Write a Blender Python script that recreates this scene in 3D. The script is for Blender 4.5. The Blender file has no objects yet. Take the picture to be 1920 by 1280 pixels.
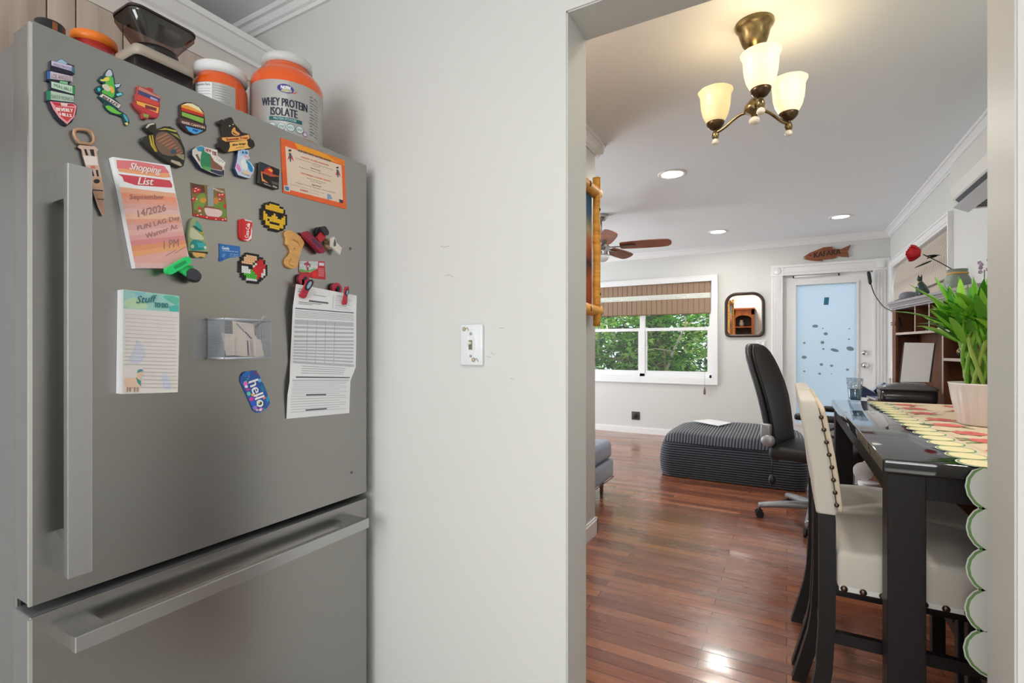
import bpy, bmesh, math, random
from mathutils import Vector, Matrix
random.seed(7)
PI = math.pi
sc = bpy.context.scene
C = sc.collection

# ------------------------------------------------------------------ camera, world, big lights
H = 1.2
F = 925.0
HV = 652.0
YAW = math.atan(515 / F)
cd = bpy.data.cameras.new('camera')
cam = bpy.data.objects.new('camera', cd)
C.objects.link(cam)
cd.sensor_width = 36
cd.lens = 36 * F / 1920
cd.shift_y = (HV - 640) / 1920
cd.clip_start = 0.05
cam.location = (0, 0, H)
cam.rotation_euler = (PI / 2, 0, YAW)
sc.camera = cam
FW = Vector((-math.sin(YAW), math.cos(YAW), 0))
RT = Vector((math.cos(YAW), math.sin(YAW), 0))

sc.view_settings.view_transform = 'Standard'
sc.view_settings.look = 'None'
sc.view_settings.gamma = 1
sc.view_settings.use_curve_mapping = False
sc.view_settings.exposure = 0.0

w = bpy.data.worlds.new('world')
sc.world = w
w.use_nodes = True
w.node_tree.nodes['Background'].inputs[0].default_value = (0.80, 0.90, 1.0, 1)
w.node_tree.nodes['Background'].inputs[1].default_value = 1.9

def light(name, kind, loc, power, size=0.1, size_y=None, rot=(0, 0, 0), color=(1, 1, 1), shape=None, spread=None):
    l = bpy.data.lights.new(name, kind)
    l.energy = power
    l.color = color
    if kind == 'AREA':
        l.shape = shape or ('RECTANGLE' if size_y else 'SQUARE')
        l.size = size
        if size_y:
            l.size_y = size_y
        if spread:
            l.spread = spread
    elif kind == 'SUN':
        l.angle = size
    else:
        l.shadow_soft_size = size
    o = bpy.data.objects.new(name, l)
    C.objects.link(o)
    o.location = loc
    o.rotation_euler = rot
    return o

light('sun', 'SUN', (0, 9, 8), 10.0, 0.02, rot=(math.radians(50), math.radians(8), 0), color=(1, .95, .85))
# added area lights out of view; the first brightens the kitchen from behind the camera
light('kitchen_fill', 'AREA', (-0.2, -2.33, 1.55), 44, 1.7, 1.1, rot=(PI / 2, 0, 0), color=(1, .995, .985))
light('kitchen_ceiling_fill', 'AREA', (0.1, -0.5, 2.33), 13, 0.6, 0.6, color=(1, .98, .95))  # added fill under the kitchen ceiling, without a fixture
light('living_fill', 'AREA', (-4.42, 5.0, 1.3), 110, 3.0, 2.0, rot=(0, -PI / 2 - math.radians(22), 0), color=(.95, .98, 1))  # added fill far left, tilted up to brighten the living room ceiling

# ------------------------------------------------------------------ pixel rays
def ray(u, v):
    return FW + RT * ((u - 960) / F) + Vector((0, 0, 1)) * ((HV - v) / F)

def P(u, v, x=None, y=None, z=None):
    d = ray(u, v)
    if x is not None:
        k = x / d.x
    elif y is not None:
        k = y / d.y
    else:
        k = (z - H) / d.z
    return Vector((0, 0, H)) + d * k

# ------------------------------------------------------------------ materials
MC = {}
def mat(name, col=(.8, .8, .8), rough=.5, metal=0, spec=.5, emit=None, es=0, alpha=1, trans=0, coat=0, aniso=0, sheen=0, ior=1.45):
    if name in MC:
        return MC[name]
    m = bpy.data.materials.new(name)
    m.use_nodes = True
    b = m.node_tree.nodes['Principled BSDF']
    b.inputs['Base Color'].default_value = (*col, 1)
    b.inputs['Roughness'].default_value = rough
    b.inputs['Metallic'].default_value = metal
    b.inputs['Specular IOR Level'].default_value = spec
    b.inputs['IOR'].default_value = ior
    b.inputs['Coat Weight'].default_value = coat
    b.inputs['Anisotropic'].default_value = aniso
    b.inputs['Sheen Weight'].default_value = sheen
    b.inputs['Transmission Weight'].default_value = trans
    b.inputs['Alpha'].default_value = alpha
    if emit:
        b.inputs['Emission Color'].default_value = (*emit, 1)
        b.inputs['Emission Strength'].default_value = es
    MC[name] = m
    return m

def nodes(m):
    nt = m.node_tree
    return nt, nt.nodes['Principled BSDF']

def bump_noise(m, scale=200, strength=.1, dist=.002, stretch=None, detail=4):
    nt, b = nodes(m)
    tc = nt.nodes.new('ShaderNodeTexCoord')
    mp = nt.nodes.new('ShaderNodeMapping')
    if stretch:
        mp.inputs['Scale'].default_value = stretch
    nz = nt.nodes.new('ShaderNodeTexNoise')
    nz.inputs['Scale'].default_value = scale
    nz.inputs['Detail'].default_value = detail
    bp = nt.nodes.new('ShaderNodeBump')
    bp.inputs['Strength'].default_value = strength
    bp.inputs['Distance'].default_value = dist
    nt.links.new(tc.outputs['Object'], mp.inputs[0])
    nt.links.new(mp.outputs[0], nz.inputs['Vector'])
    nt.links.new(nz.outputs['Fac'], bp.inputs['Height'])
    nt.links.new(bp.outputs[0], b.inputs['Normal'])
    return nz

def ramp_color(m, src, cols, inp='Base Color'):
    nt, b = nodes(m)
    r = nt.nodes.new('ShaderNodeValToRGB')
    el = r.color_ramp.elements
    while len(el) < len(cols):
        el.new(.5)
    for e, (p, c) in zip(el, cols):
        e.position = p
        e.color = (*c, 1)
    nt.links.new(src, r.inputs[0])
    nt.links.new(r.outputs[0], b.inputs[inp])
    return r

def noise_color(m, scale, stretch, cols, detail=6, dist=0):
    nt, b = nodes(m)
    tc = nt.nodes.new('ShaderNodeTexCoord')
    mp = nt.nodes.new('ShaderNodeMapping')
    mp.inputs['Scale'].default_value = stretch
    nz = nt.nodes.new('ShaderNodeTexNoise')
    nz.inputs['Scale'].default_value = scale
    nz.inputs['Detail'].default_value = detail
    nz.inputs['Distortion'].default_value = dist
    nt.links.new(tc.outputs['Object'], mp.inputs[0])
    nt.links.new(mp.outputs[0], nz.inputs['Vector'])
    ramp_color(m, nz.outputs['Fac'], cols)
    return m

M_wall = mat('wall_paint', (.67, .66, .635), .55)
bump_noise(M_wall, 60, .08, .004)
M_wall2 = mat('living_wall_paint', (.66, .66, .635), .55)
bump_noise(M_wall2, 60, .08, .004)
M_jamb = mat('jamb_paint', (.60, .60, .57), .4)
bump_noise(M_jamb, 30, .15, .003, (1, 1, .3))
M_ceil = mat('ceiling_paint', (.84, .88, .90), .7)
bump_noise(M_ceil, 90, .05, .003)
M_trim = mat('white_trim', (.82, .82, .82), .35)
M_steel = mat('brushed_steel', (.355, .348, .334), .27, 1, aniso=.5)
bump_noise(M_steel, 60, .05, .0006, (1, 1, 40))
M_steelh = mat('handle_steel', (.50, .50, .495), .30, 1, aniso=.3)
bump_noise(M_steelh, 90, .05, .0005, (1, 1, 6))
M_steeld = mat('fridge_side', (.23, .23, .235), .35, .6)
M_chromeedge = mat('polished_edge', (.80, .79, .76), .2, 1)
M_black = mat('black_plastic', (.012, .012, .013), .4)
M_gasket = mat('gasket', (.008, .008, .008), .7)
M_blackwood = mat('black_wood', (.012, .010, .010), .42, spec=.3)
bump_noise(M_blackwood, 30, .2, .001, (8, 8, .6))
M_gloss = mat('gloss_black', (.012, .012, .014), .06, spec=.6, coat=.6)
M_linen = mat('linen', (.58, .535, .465), .9, sheen=.2)
bump_noise(M_linen, 500, .35, .001)
M_nail = mat('bronze_nail', (.10, .07, .055), .3, .9)
M_white = mat('white', (.80, .80, .80), .5)
M_paper = mat('paper', (.80, .80, .82), .7)
M_ink = mat('ink', (.06, .06, .07), .7)
M_inkg = mat('ink_grey', (.36, .36, .38), .7)
M_chrome = mat('chrome', (.75, .75, .75), .15, 1)
M_brass = mat('antique_brass', (.30, .22, .10), .28, .9)
noise_color(M_brass, 25, (1, 1, 1), [(.3, (.12, .085, .035)), (.7, (.36, .27, .13))])

def hx(r, g, b):
    f = lambda c: ((c / 255 + .055) / 1.055) ** 2.4 if c > 10 else c / 255 / 12.92
    return (f(r), f(g), f(b))
def K(r, g, b, rough=.5):
    return mat('colour_%02x%02x%02x_%d' % (r, g, b, int(rough * 100)), hx(r, g, b), rough)

def wood(name, cols, scale=4, stretch=(1, 12, 12), rough=.45):
    m = mat(name, cols[0][1], rough)
    noise_color(m, scale, stretch, cols, 8, .6)
    return m
M_cab = wood('pale_cabinet_wood', [(.3, hx(200, 182, 168)), (.7, hx(178, 160, 146))], 3, (14, 14, .8), .5)
M_desk = wood('walnut_brown', [(.3, hx(70, 40, 28)), (.55, hx(110, 66, 44)), (.8, hx(58, 34, 26))], 3, (3, 10, 1.2), .45)
M_oak = wood('orange_oak', [(.3, hx(176, 96, 40)), (.7, hx(140, 70, 28))], 3, (8, 8, 1), .4)
M_birch = wood('birch_log', [(.2, hx(120, 66, 24)), (.36, hx(216, 150, 56)), (.7, hx(246, 186, 86))], 5, (2, 2, 9), .6)
M_blade = wood('fan_blade_wood', [(.3, hx(120, 70, 52)), (.7, hx(152, 92, 68))], 5, (3, 3, 3), .45)
M_fishwood = wood('fish_sign_wood', [(.3, hx(110, 58, 36)), (.7, hx(150, 88, 56))], 6, (1, 8, 10), .5)
M_ltwood = wood('light_wood_magnet', [(.3, hx(222, 170, 104)), (.7, hx(200, 146, 82))], 20, (1, 1, 6), .5)

# hardwood floor: narrow boards running across the room
M_floor = mat('hardwood_floor', (.3, .1, .05), .17, spec=.6, coat=.5)
M_floor.node_tree.nodes['Principled BSDF'].inputs['Coat Roughness'].default_value = .22
nt, b = nodes(M_floor)
tc = nt.nodes.new('ShaderNodeTexCoord')
br = nt.nodes.new('ShaderNodeTexBrick')
br.inputs['Scale'].default_value = 1
br.inputs['Brick Width'].default_value = .8
br.inputs['Row Height'].default_value = .065
br.inputs['Mortar Size'].default_value = .0014
br.inputs['Mortar Smooth'].default_value = .3
br.offset = .37
br.offset_frequency = 2
br.inputs['Color1'].default_value = (0, 0, 0, 1)
br.inputs['Color2'].default_value = (1, 1, 1, 1)
br.inputs['Mortar'].default_value = (.5, .5, .5, 1)
nt.links.new(tc.outputs['Object'], br.inputs['Vector'])
nz = nt.nodes.new('ShaderNodeTexNoise')
mp = nt.nodes.new('ShaderNodeMapping')
mp.inputs['Scale'].default_value = (1.2, 22, 1)
nz.inputs['Scale'].default_value = 2.5
nz.inputs['Detail'].default_value = 8
nt.links.new(tc.outputs['Object'], mp.inputs[0])
nt.links.new(mp.outputs[0], nz.inputs['Vector'])
mx = nt.nodes.new('ShaderNodeMix')
mx.inputs[0].default_value = .55
mx.data_type = 'FLOAT'
nt.links.new(br.outputs['Color'], mx.inputs[2])
nt.links.new(nz.outputs['Fac'], mx.inputs[3])
rp = nt.nodes.new('ShaderNodeValToRGB')
e = rp.color_ramp.elements
e[0].position = .12; e[0].color = (*hx(102, 58, 44), 1)
e[1].position = .92; e[1].color = (*hx(180, 116, 78), 1)
n = e.new(.5); n.color = (*hx(138, 82, 58), 1)
nt.links.new(mx.outputs[0], rp.inputs[0])
mm = nt.nodes.new('ShaderNodeMix')
mm.data_type = 'RGBA'
mm.inputs[7].default_value = (*hx(60, 28, 18), 1)
nt.links.new(br.outputs['Fac'], mm.inputs[0])
nt.links.new(rp.outputs[0], mm.inputs[6])
nt.links.new(mm.outputs[2], b.inputs['Base Color'])
bp = nt.nodes.new('ShaderNodeBump')
bp.inputs['Strength'].default_value = .35
bp.inputs['Distance'].default_value = .0015
ad = nt.nodes.new('ShaderNodeMath'); ad.operation = 'MULTIPLY_ADD'
ad.inputs[1].default_value = -1.5
nt.links.new(br.outputs['Fac'], ad.inputs[0])
nt.links.new(nz.outputs['Fac'], ad.inputs[2])
nt.links.new(ad.outputs[0], bp.inputs['Height'])
nt.links.new(bp.outputs[0], b.inputs['Normal'])
# scuffed, duller patches of varnish
n2 = nt.nodes.new('ShaderNodeTexNoise'); n2.inputs['Scale'].default_value = 3.2; n2.inputs['Detail'].default_value = 6
mp2 = nt.nodes.new('ShaderNodeMapping'); mp2.inputs['Scale'].default_value = (.7, 3, 1)
nt.links.new(tc.outputs['Object'], mp2.inputs[0]); nt.links.new(mp2.outputs[0], n2.inputs['Vector'])
mr = nt.nodes.new('ShaderNodeMapRange'); mr.inputs[1].default_value = .35; mr.inputs[2].default_value = .75
mr.inputs[3].default_value = .13; mr.inputs[4].default_value = .42
nt.links.new(n2.outputs['Fac'], mr.inputs[0]); nt.links.new(mr.outputs[0], b.inputs['Roughness'])

# ------------------------------------------------------------------ mesh builder
OFF = {}
class MB:
    def __init__(s):
        s.v = []; s.f = []; s.m = []; s.mats = []; s.sm = []
    def mi(s, m):
        if m not in s.mats:
            s.mats.append(m)
        return s.mats.index(m)
    def add(s, vs, fs, m, smooth=False):
        o = len(s.v)
        s.v += [Vector(p) for p in vs]
        k = s.mi(m)
        for f in fs:
            s.f.append([i + o for i in f]); s.m.append(k); s.sm.append(smooth)
        return s
    def box(s, a, b, m, bev=0):
        x0, y0, z0 = [min(a[i], b[i]) for i in range(3)]
        x1, y1, z1 = [max(a[i], b[i]) for i in range(3)]
        if bev:
            return s.rbox(a, b, m, bev)
        vs = [(x0, y0, z0), (x1, y0, z0), (x1, y1, z0), (x0, y1, z0), (x0, y0, z1), (x1, y0, z1), (x1, y1, z1), (x0, y1, z1)]
        return s.add(vs, [(0, 3, 2, 1), (4, 5, 6, 7), (0, 1, 5, 4), (1, 2, 6, 5), (2, 3, 7, 6), (3, 0, 4, 7)], m)
    def rbox(s, a, b, m, r, seg=3, smooth=True, fn=None):
        bm = bmesh.new()
        bmesh.ops.create_cube(bm, size=1)
        lo = Vector([min(a[i], b[i]) for i in range(3)]); hi = Vector([max(a[i], b[i]) for i in range(3)])
        for v in bm.verts:
            v.co = Vector([lo[i] + (v.co[i] + .5) * (hi[i] - lo[i]) for i in range(3)])
        bmesh.ops.bevel(bm, geom=bm.edges[:] , offset=r, segments=seg, affect='EDGES', profile=.5)
        if fn:
            bmesh.ops.subdivide_edges(bm, edges=bm.edges[:], cuts=2, use_grid_fill=True)
            for v in bm.verts:
                v.co = fn(v.co.copy())
        bm.verts.ensure_lookup_table()
        s.add([v.co.copy() for v in bm.verts], [[v.index for v in f.verts] for f in bm.faces], m, smooth)
        bm.free()
        return s
    def prism(s, pts, ext, m, side=None, smooth=False):
        """ngon pts (3D) is the front face; ext is the vector to the back."""
        ext = Vector(ext); pts = [Vector(p) for p in pts]
        n = len(pts)
        s.add(pts, [list(range(n))], m)
        s.add([p + ext for p in pts], [list(range(n))[::-1]], side or m)
        s.add(pts + [p + ext for p in pts], [(i, i + n, (i + 1) % n + n, (i + 1) % n) for i in range(n)], side or m, smooth)
        return s
    def flat(s, pts, m):
        return s.add(pts, [list(range(len(pts)))], m)
    def tube(s, path, r, m, n=8, caps=True, sx=1, smooth=True, closed=False, up=None):
        path = [Vector(p) for p in path]
        N = len(path)
        rs = r if isinstance(r, (list, tuple)) else [r] * N
        vs = []; prev = None
        for i, p in enumerate(path):
            if closed:
                t = (path[(i + 1) % N] - path[i - 1]).normalized()
            else:
                t = (path[min(i + 1, N - 1)] - path[max(i - 1, 0)]).normalized()
            if prev is None:
                a = Vector(up) if up else (Vector((0, 0, 1)) if abs(t.z) < .9 else Vector((1, 0, 0)))
            else:
                a = prev
            a = (a - t * a.dot(t)).normalized()
            prev = a
            c = t.cross(a)
            for k in range(n):
                q = 2 * PI * k / n + PI / n
                vs.append(p + (a * math.cos(q) + c * math.sin(q) * sx) * rs[i])
        fs = []
        for i in range(N if closed else N - 1):
            j = (i + 1) % N
            for k in range(n):
                l = (k + 1) % n
                fs.append((i * n + k, i * n + l, j * n + l, j * n + k))
        s.add(vs, fs, m, smooth)
        if caps and not closed:
            s.add(vs[:n], [list(range(n))[::-1]], m); s.add(vs[-n:], [list(range(n))], m)
        return s
    def lathe(s, prof, c, m, n=24, axis='z', smooth=True, fn=None, arc=None):
        c = Vector(c); vs = []
        for (r, h) in prof:
            for k in range(n):
                q = 2 * PI * k / n
                rr = r * (fn(q, h) if fn else 1)
                a, b_ = rr * math.cos(q), rr * math.sin(q)
                if axis == 'z': vs.append(c + Vector((a, b_, h)))
                elif axis == 'x': vs.append(c + Vector((h, a, b_)))
                else: vs.append(c + Vector((b_, h, a)))
        fs = []
        for i in range(len(prof) - 1):
            for k in range(n):
                l = (k + 1) % n
                fs.append((i * n + k, i * n + l, (i + 1) * n + l, (i + 1) * n + k))
        s.add(vs, fs, m, smooth)
        if prof[0][0] > 1e-5: s.add(vs[:n], [list(range(n))[::-1]], m)
        if prof[-1][0] > 1e-5: s.add(vs[-n:], [list(range(n))], m)
        return s
    def ball(s, c, r, m, n=10, sc=(1, 1, 1)):
        c = Vector(c); prof = []
        vs = []; fs = []
        R = n // 2
        for i in range(R + 1):
            t = PI * i / R
            for k in range(n):
                q = 2 * PI * k / n
                vs.append(c + Vector((r * sc[0] * math.sin(t) * math.cos(q), r * sc[1] * math.sin(t) * math.sin(q), r * sc[2] * math.cos(t))))
        for i in range(R):
            for k in range(n):
                l = (k + 1) % n
                fs.append((i * n + k, (i + 1) * n + k, (i + 1) * n + l, i * n + l))
        return s.add(vs, fs, m, True)
    def xf(s, fn):
        s.v = [fn(p) for p in s.v]
        return s
    def build(s, name, parent=None, local=False):
        if parent is not None:
            off = Vector((0, 0, 0)) if local else OFF[parent.name]
        else:
            lo = Vector([min(p[i] for p in s.v) for i in range(3)]); hi = Vector([max(p[i] for p in s.v) for i in range(3)])
            off = Vector(((lo.x + hi.x) / 2, (lo.y + hi.y) / 2, lo.z))
            if name.startswith(('wall', 'floor', 'ceiling', 'ground')): off = Vector((0, 0, 0))
        me = bpy.data.meshes.new(name)
        me.from_pydata([p - off for p in s.v], [], s.f)
        for m in s.mats:
            me.materials.append(m)
        me.polygons.foreach_set('material_index', s.m)
        me.polygons.foreach_set('use_smooth', s.sm)
        bm = bmesh.new(); bm.from_mesh(me)
        bmesh.ops.remove_doubles(bm, verts=bm.verts, dist=1e-5)
        bmesh.ops.recalc_face_normals(bm, faces=bm.faces)
        bm.to_mesh(me); bm.free(); me.update()
        o = bpy.data.objects.new(name, me)
        C.objects.link(o)
        if parent is not None:
            o.parent = parent
        else:
            o.location = off
        OFF[o.name] = off if parent is None else OFF.get(parent.name, off)
        return o

def tag(o, label, cat, group=None, kind=None):
    o['label'] = label; o['category'] = cat
    if group: o['group'] = group
    if kind: o['kind'] = kind
    return o
def struct(o):
    o['kind'] = 'structure'
    return o
def thing(name, label, cat, loc=(0, 0, 0), rotz=0, group=None):
    o = bpy.data.objects.new(name, None); C.objects.link(o)
    o.location = loc; o.rotation_euler = (0, 0, rotz)
    o.empty_display_size = .05
    OFF[o.name] = Vector(loc)
    return tag(o, label, cat, group)
def lab(o, label):
    o['label'] = label
    return o
def dup(root, loc, rotz, label, **kw):
    r = root.copy(); C.objects.link(r); r.location = loc; r.rotation_euler = (0, 0, rotz); r['label'] = label
    OFF[r.name] = Vector(loc)
    def rec(a, b_):
        for ch in list(a.children):
            c = ch.copy(); C.objects.link(c); c.parent = b_
            rec(ch, c)
    rec(root, r)
    return r

TXT = {}
def text2d(s):
    """outline text as (verts in unit box, faces)"""
    if s in TXT: return TXT[s]
    cu = bpy.data.curves.new('t', 'FONT'); cu.body = s; cu.resolution_u = 2
    o = bpy.data.objects.new('t', cu)
    C.objects.link(o)
    dg = bpy.context.evaluated_depsgraph_get()
    me = bpy.data.meshes.new_from_object(o.evaluated_get(dg))
    vs = [v.co.copy() for v in me.vertices]; fs = [list(p.vertices) for p in me.polygons]
    bpy.data.objects.remove(o); bpy.data.curves.remove(cu); bpy.data.meshes.remove(me)
    x0 = min(v.x for v in vs); x1 = max(v.x for v in vs); y0 = min(v.y for v in vs); y1 = max(v.y for v in vs)
    TXT[s] = ([((v.x - x0) / (x1 - x0), (v.y - y0) / (y1 - y0)) for v in vs], fs)
    return TXT[s]
def put_text(mb, s, p0, p1, p2, m, bold=0):
    """p0 bottom left, p1 bottom right, p2 top left (3D)"""
    vs, fs = text2d(s)
    p0, p1, p2 = Vector(p0), Vector(p1), Vector(p2)
    a, b_ = p1 - p0, p2 - p0
    mb.add([p0 + a * u + b_ * v for u, v in vs], fs, m)
    if bold:
        nn = a.cross(b_).normalized()
        if nn.dot(Vector((1, 0, 0)) if abs(nn.x) > .5 else Vector((0, -1, 0))) < 0: nn = -nn
        for q in (-1, 1):
            mb.add([p0 + a * u + b_ * v + a.normalized() * bold * q + nn * (.00004 if q > 0 else .00008) for u, v in vs], fs, m)
def ell(cx, cy, rx, ry, n=16, rot=0):
    c, s = math.cos(rot), math.sin(rot)
    return [(cx + rx * math.cos(2 * PI * k / n) * c - ry * math.sin(2 * PI * k / n) * s, cy + rx * math.cos(2 * PI * k / n) * s + ry * math.sin(2 * PI * k / n) * c) for k in range(n)]
def smooth_poly(pts, it=2):
    for _ in range(it):
        q = []
        for i in range(len(pts)):
            a, b_ = pts[i], pts[(i + 1) % len(pts)]
            q += [tuple(x * .75 + y * .25 for x, y in zip(a, b_)), tuple(x * .25 + y * .75 for x, y in zip(a, b_))]
        pts = q
    return pts

# ------------------------------------------------------------------ room shell
YK0, YK1 = 1.12, 1.25          # wall with the light switch
OX0, OX1, OZ = -.472, .334, 2.025
KC = 2.39                      # kitchen ceiling
LC = 2.52                      # living room ceiling
YF = 6.93                      # far wall
XR = 1.02                      # right wall of the living room
XS = -1.085                    # stub wall on the left of the dining space
mb = MB(); mb.box((-4.6, YK0, -.06), (1.75, 7.1, 0), M_floor); struct(mb.build('floor_living'))
mb = MB(); mb.box((-2.0, -2.5, -.06), (1.75, YK0, 0), mat('kitchen_tile', (.42, .41, .39), .4)); struct(mb.build('floor_kitchen'))
mb = MB()
mb.box((-2.0, YK0, 0), (OX0, YK1, 2.7), M_wall); mb.box((OX1, YK0, 0), (1.75, YK1, 2.7), M_wall)
mb.box((OX0, YK0, OZ), (OX1, YK1, 2.7), M_wall)
# painted liner of the opening
mb.box((OX0, YK0 + .004, 0), (OX0 + .003, YK1 - .0, OZ), M_jamb); mb.box((OX1 - .003, YK0 + .004, 0), (OX1, YK1, OZ), M_jamb)
mb.box((OX0, YK0 + .004, OZ - .003), (OX1, YK1, OZ), M_jamb)
struct(mb.build('wall_kitchen_front'))
mb = MB(); mb.box((-2.0, -2.5, 0), (-1.86, YK0, 2.7), M_wall); struct(mb.build('wall_kitchen_left'))
mb = MB(); mb.box((1.6, -2.5, 0), (1.75, YK0, 2.7), M_wall); struct(mb.build('wall_kitchen_right'))
mb = MB(); mb.box((-2.0, -2.5, 0), (1.75, -2.4, .95), M_wall); mb.box((-2.0, -2.5, 2.15), (1.75, -2.4, 2.7), M_wall)
mb.box((-2.0, -2.5, .95), (-1.1, -2.4, 2.15), M_wall); mb.box((.7, -2.5, .95), (1.75, -2.4, 2.15), M_wall)
struct(mb.build('wall_kitchen_back'))
mb = MB(); mb.box((-2.0, -2.5, KC), (1.75, YK0, KC + .1), M_ceil); struct(mb.build('ceiling_kitchen'))
mb = MB(); mb.box((-4.6, YK1, LC), (1.2, 7.1, LC + .1), M_ceil); struct(mb.build('ceiling_living'))
mb = MB(); mb.box((-1.22, YK1, 0), (XS, 3.055, LC), M_wall2); mb.box((-4.6, 2.93, 0), (-1.22, 3.055, LC), M_wall2); struct(mb.build('wall_dining_left'))
mb = MB()
mb.box((-4.6, 3.055, 0), (-4.5, 3.4, LC), M_wall2); mb.box((-4.6, 6.6, 0), (-4.5, 7.1, LC), M_wall2)
mb.box((-4.6, 3.4, 0), (-4.5, 6.6, .25), M_wall2); mb.box((-4.6, 3.4, 2.35), (-4.5, 6.6, LC), M_wall2)
struct(mb.build('wall_living_left'))
# far wall with a window hole and a door hole
WX0, WX1, WZ0, WZ1 = -2.70, -.86, .79, 2.08
DX0, DX1, DZ = -.04, .86, 2.085
mb = MB()
y0, y1 = YF, YF + .12
mb.box((-4.6, y0, 0), (WX0, y1, LC), M_wall2); mb.box((WX0, y0, 0), (WX1, y1, WZ0), M_wall2); mb.box((WX0, y0, WZ1), (WX1, y1, LC), M_wall2)
mb.box((WX1, y0, 0), (DX0, y1, LC), M_wall2); mb.box((DX0, y0, DZ), (DX1, y1, LC), M_wall2); mb.box((DX1, y0, 0), (1.2, y1, LC), M_wall2)
struct(mb.build('wall_far'))
RY0, RY1, RZ0, RZ1 = 4.60, 6.76, .95, 2.08
mb = MB()
mb.box((XR, YK1, 0), (XR + .14, RY0, LC), M_wall2); mb.box((XR, RY1, 0), (XR + .14, YF, LC), M_wall2)
mb.box((XR, RY0, 0), (XR + .14, RY1, RZ0), M_wall2); mb.box((XR, RY0, RZ1), (XR + .14, RY1, LC), M_wall2)
struct(mb.build('wall_living_right'))

def crown(mb, a, b_, n, z, h=.075, p=.055, m=None):
    """crown mould under the ceiling from a to b (2D), n = 2D direction into the room"""
    m = m or M_trim
    prof = [(0, -h), (.008, -h), (.010, -h + .012), (.018, -h + .016), (p * .5, -h * .45), (p - .014, -.016), (p - .004, -.014), (p, -.004), (p, 0), (0, 0)]
    A = [Vector((a[0] + n[0] * q, a[1] + n[1] * q, z + k)) for q, k in prof]
    B = [Vector((b_[0] + n[0] * q, b_[1] + n[1] * q, z + k)) for q, k in prof]
    k = len(prof)
    mb.add(A + B, [(i, (i + 1) % k, (i + 1) % k + k, i + k) for i in range(k)], m)
    mb.add(A, [list(range(k))], m); mb.add(B, [list(range(k))[::-1]], m)
mb = MB(); crown(mb, (-4.5, YF), (XR, YF), (0, -1), LC); crown(mb, (XR, YF), (XR, YK1), (-1, 0), LC)
crown(mb, (XS, YK1), (XS, 3.055 + .055), (1, 0), LC); crown(mb, (-4.5, 3.055), (XS + .055, 3.055), (0, 1), LC); crown(mb, (OX0 - .6, YK1), (XR, YK1), (0, 1), LC)
struct(mb.build('trim_1'))
mb = MB(); crown(mb, (-1.86, YK0), (1.6, YK0), (0, -1), KC, .056, .035); struct(mb.build('trim_2'))

def base(mb, a, b_, n, h=.09, t=.014):
    for (z0, z1, q) in ((0, h - .015, t), (h - .015, h, t * .6)):
        mb.box((a[0], a[1], z0), (b_[0] + n[0] * q, b_[1] + n[1] * q, z1), M_trim)
mb = MB(); base(mb, (-4.5, YF), (DX0 - .13, YF), (0, -1)); struct(mb.build('baseboard_far'))
mb = MB(); base(mb, (XS, YK1), (XS, 3.07), (1, 0), .105); base(mb, (-4.5, 3.055), (XS + .014, 3.055), (0, 1), .105); struct(mb.build('baseboard_left'))
mb = MB(); base(mb, (XR, YK1), (XR, YF), (-1, 0)); struct(mb.build('baseboard_right'))

# ------------------------------------------------------------------ glass & windows
M_glass = bpy.data.materials.new('window_glass'); M_glass.use_nodes = True
nt = M_glass.node_tree; nt.nodes.clear()
o_ = nt.nodes.new('ShaderNodeOutputMaterial'); t_ = nt.nodes.new('ShaderNodeBsdfTransparent'); g_ = nt.nodes.new('ShaderNodeBsdfGlossy'); x_ = nt.nodes.new('ShaderNodeMixShader')
g_.inputs['Roughness'].default_value = .02; x_.inputs[0].default_value = .04; t_.inputs[0].default_value = (.97, .98, .98, 1)
nt.links.new(t_.outputs[0], x_.inputs[1]); nt.links.new(g_.outputs[0], x_.inputs[2]); nt.links.new(x_.outputs[0], o_.inputs[0])

def thin(name, col, gl):
    m = bpy.data.materials.new(name); m.use_nodes = True; nt = m.node_tree; nt.nodes.clear()
    o_ = nt.nodes.new('ShaderNodeOutputMaterial'); t_ = nt.nodes.new('ShaderNodeBsdfTransparent'); g_ = nt.nodes.new('ShaderNodeBsdfGlossy'); x_ = nt.nodes.new('ShaderNodeMixShader')
    g_.inputs['Roughness'].default_value = .08; x_.inputs[0].default_value = gl; t_.inputs[0].default_value = (*col, 1)
    nt.links.new(t_.outputs[0], x_.inputs[1]); nt.links.new(g_.outputs[0], x_.inputs[2]); nt.links.new(x_.outputs[0], o_.inputs[0])
    return m
def casing(mb, x0, x1, z0, z1, y, wd=.085, sill=True):
    """picture-frame casing around a hole in the far wall (front face at y)"""
    for (t, q) in ((.022, 0), (.034, .0)):
        pass
    def fr(a0, a1, c0, c1, t):
        mb.box((a0, y, c0), (a1, y - t, c1), M_trim)
    for (i, o2, t) in ((0, wd * .25, .018), (wd * .25, wd * .8, .024), (wd * .8, wd, .034)):
        fr(x0 - o2, x0 - i, z0 - o2, z1 + o2, t); fr(x1 + i, x1 + o2, z0 - o2, z1 + o2, t)
        fr(x0 - i, x1 + i, z1 + i, z1 + o2, t); fr(x0 - i, x1 + i, z0 - o2, z0 - i, t)

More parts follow.
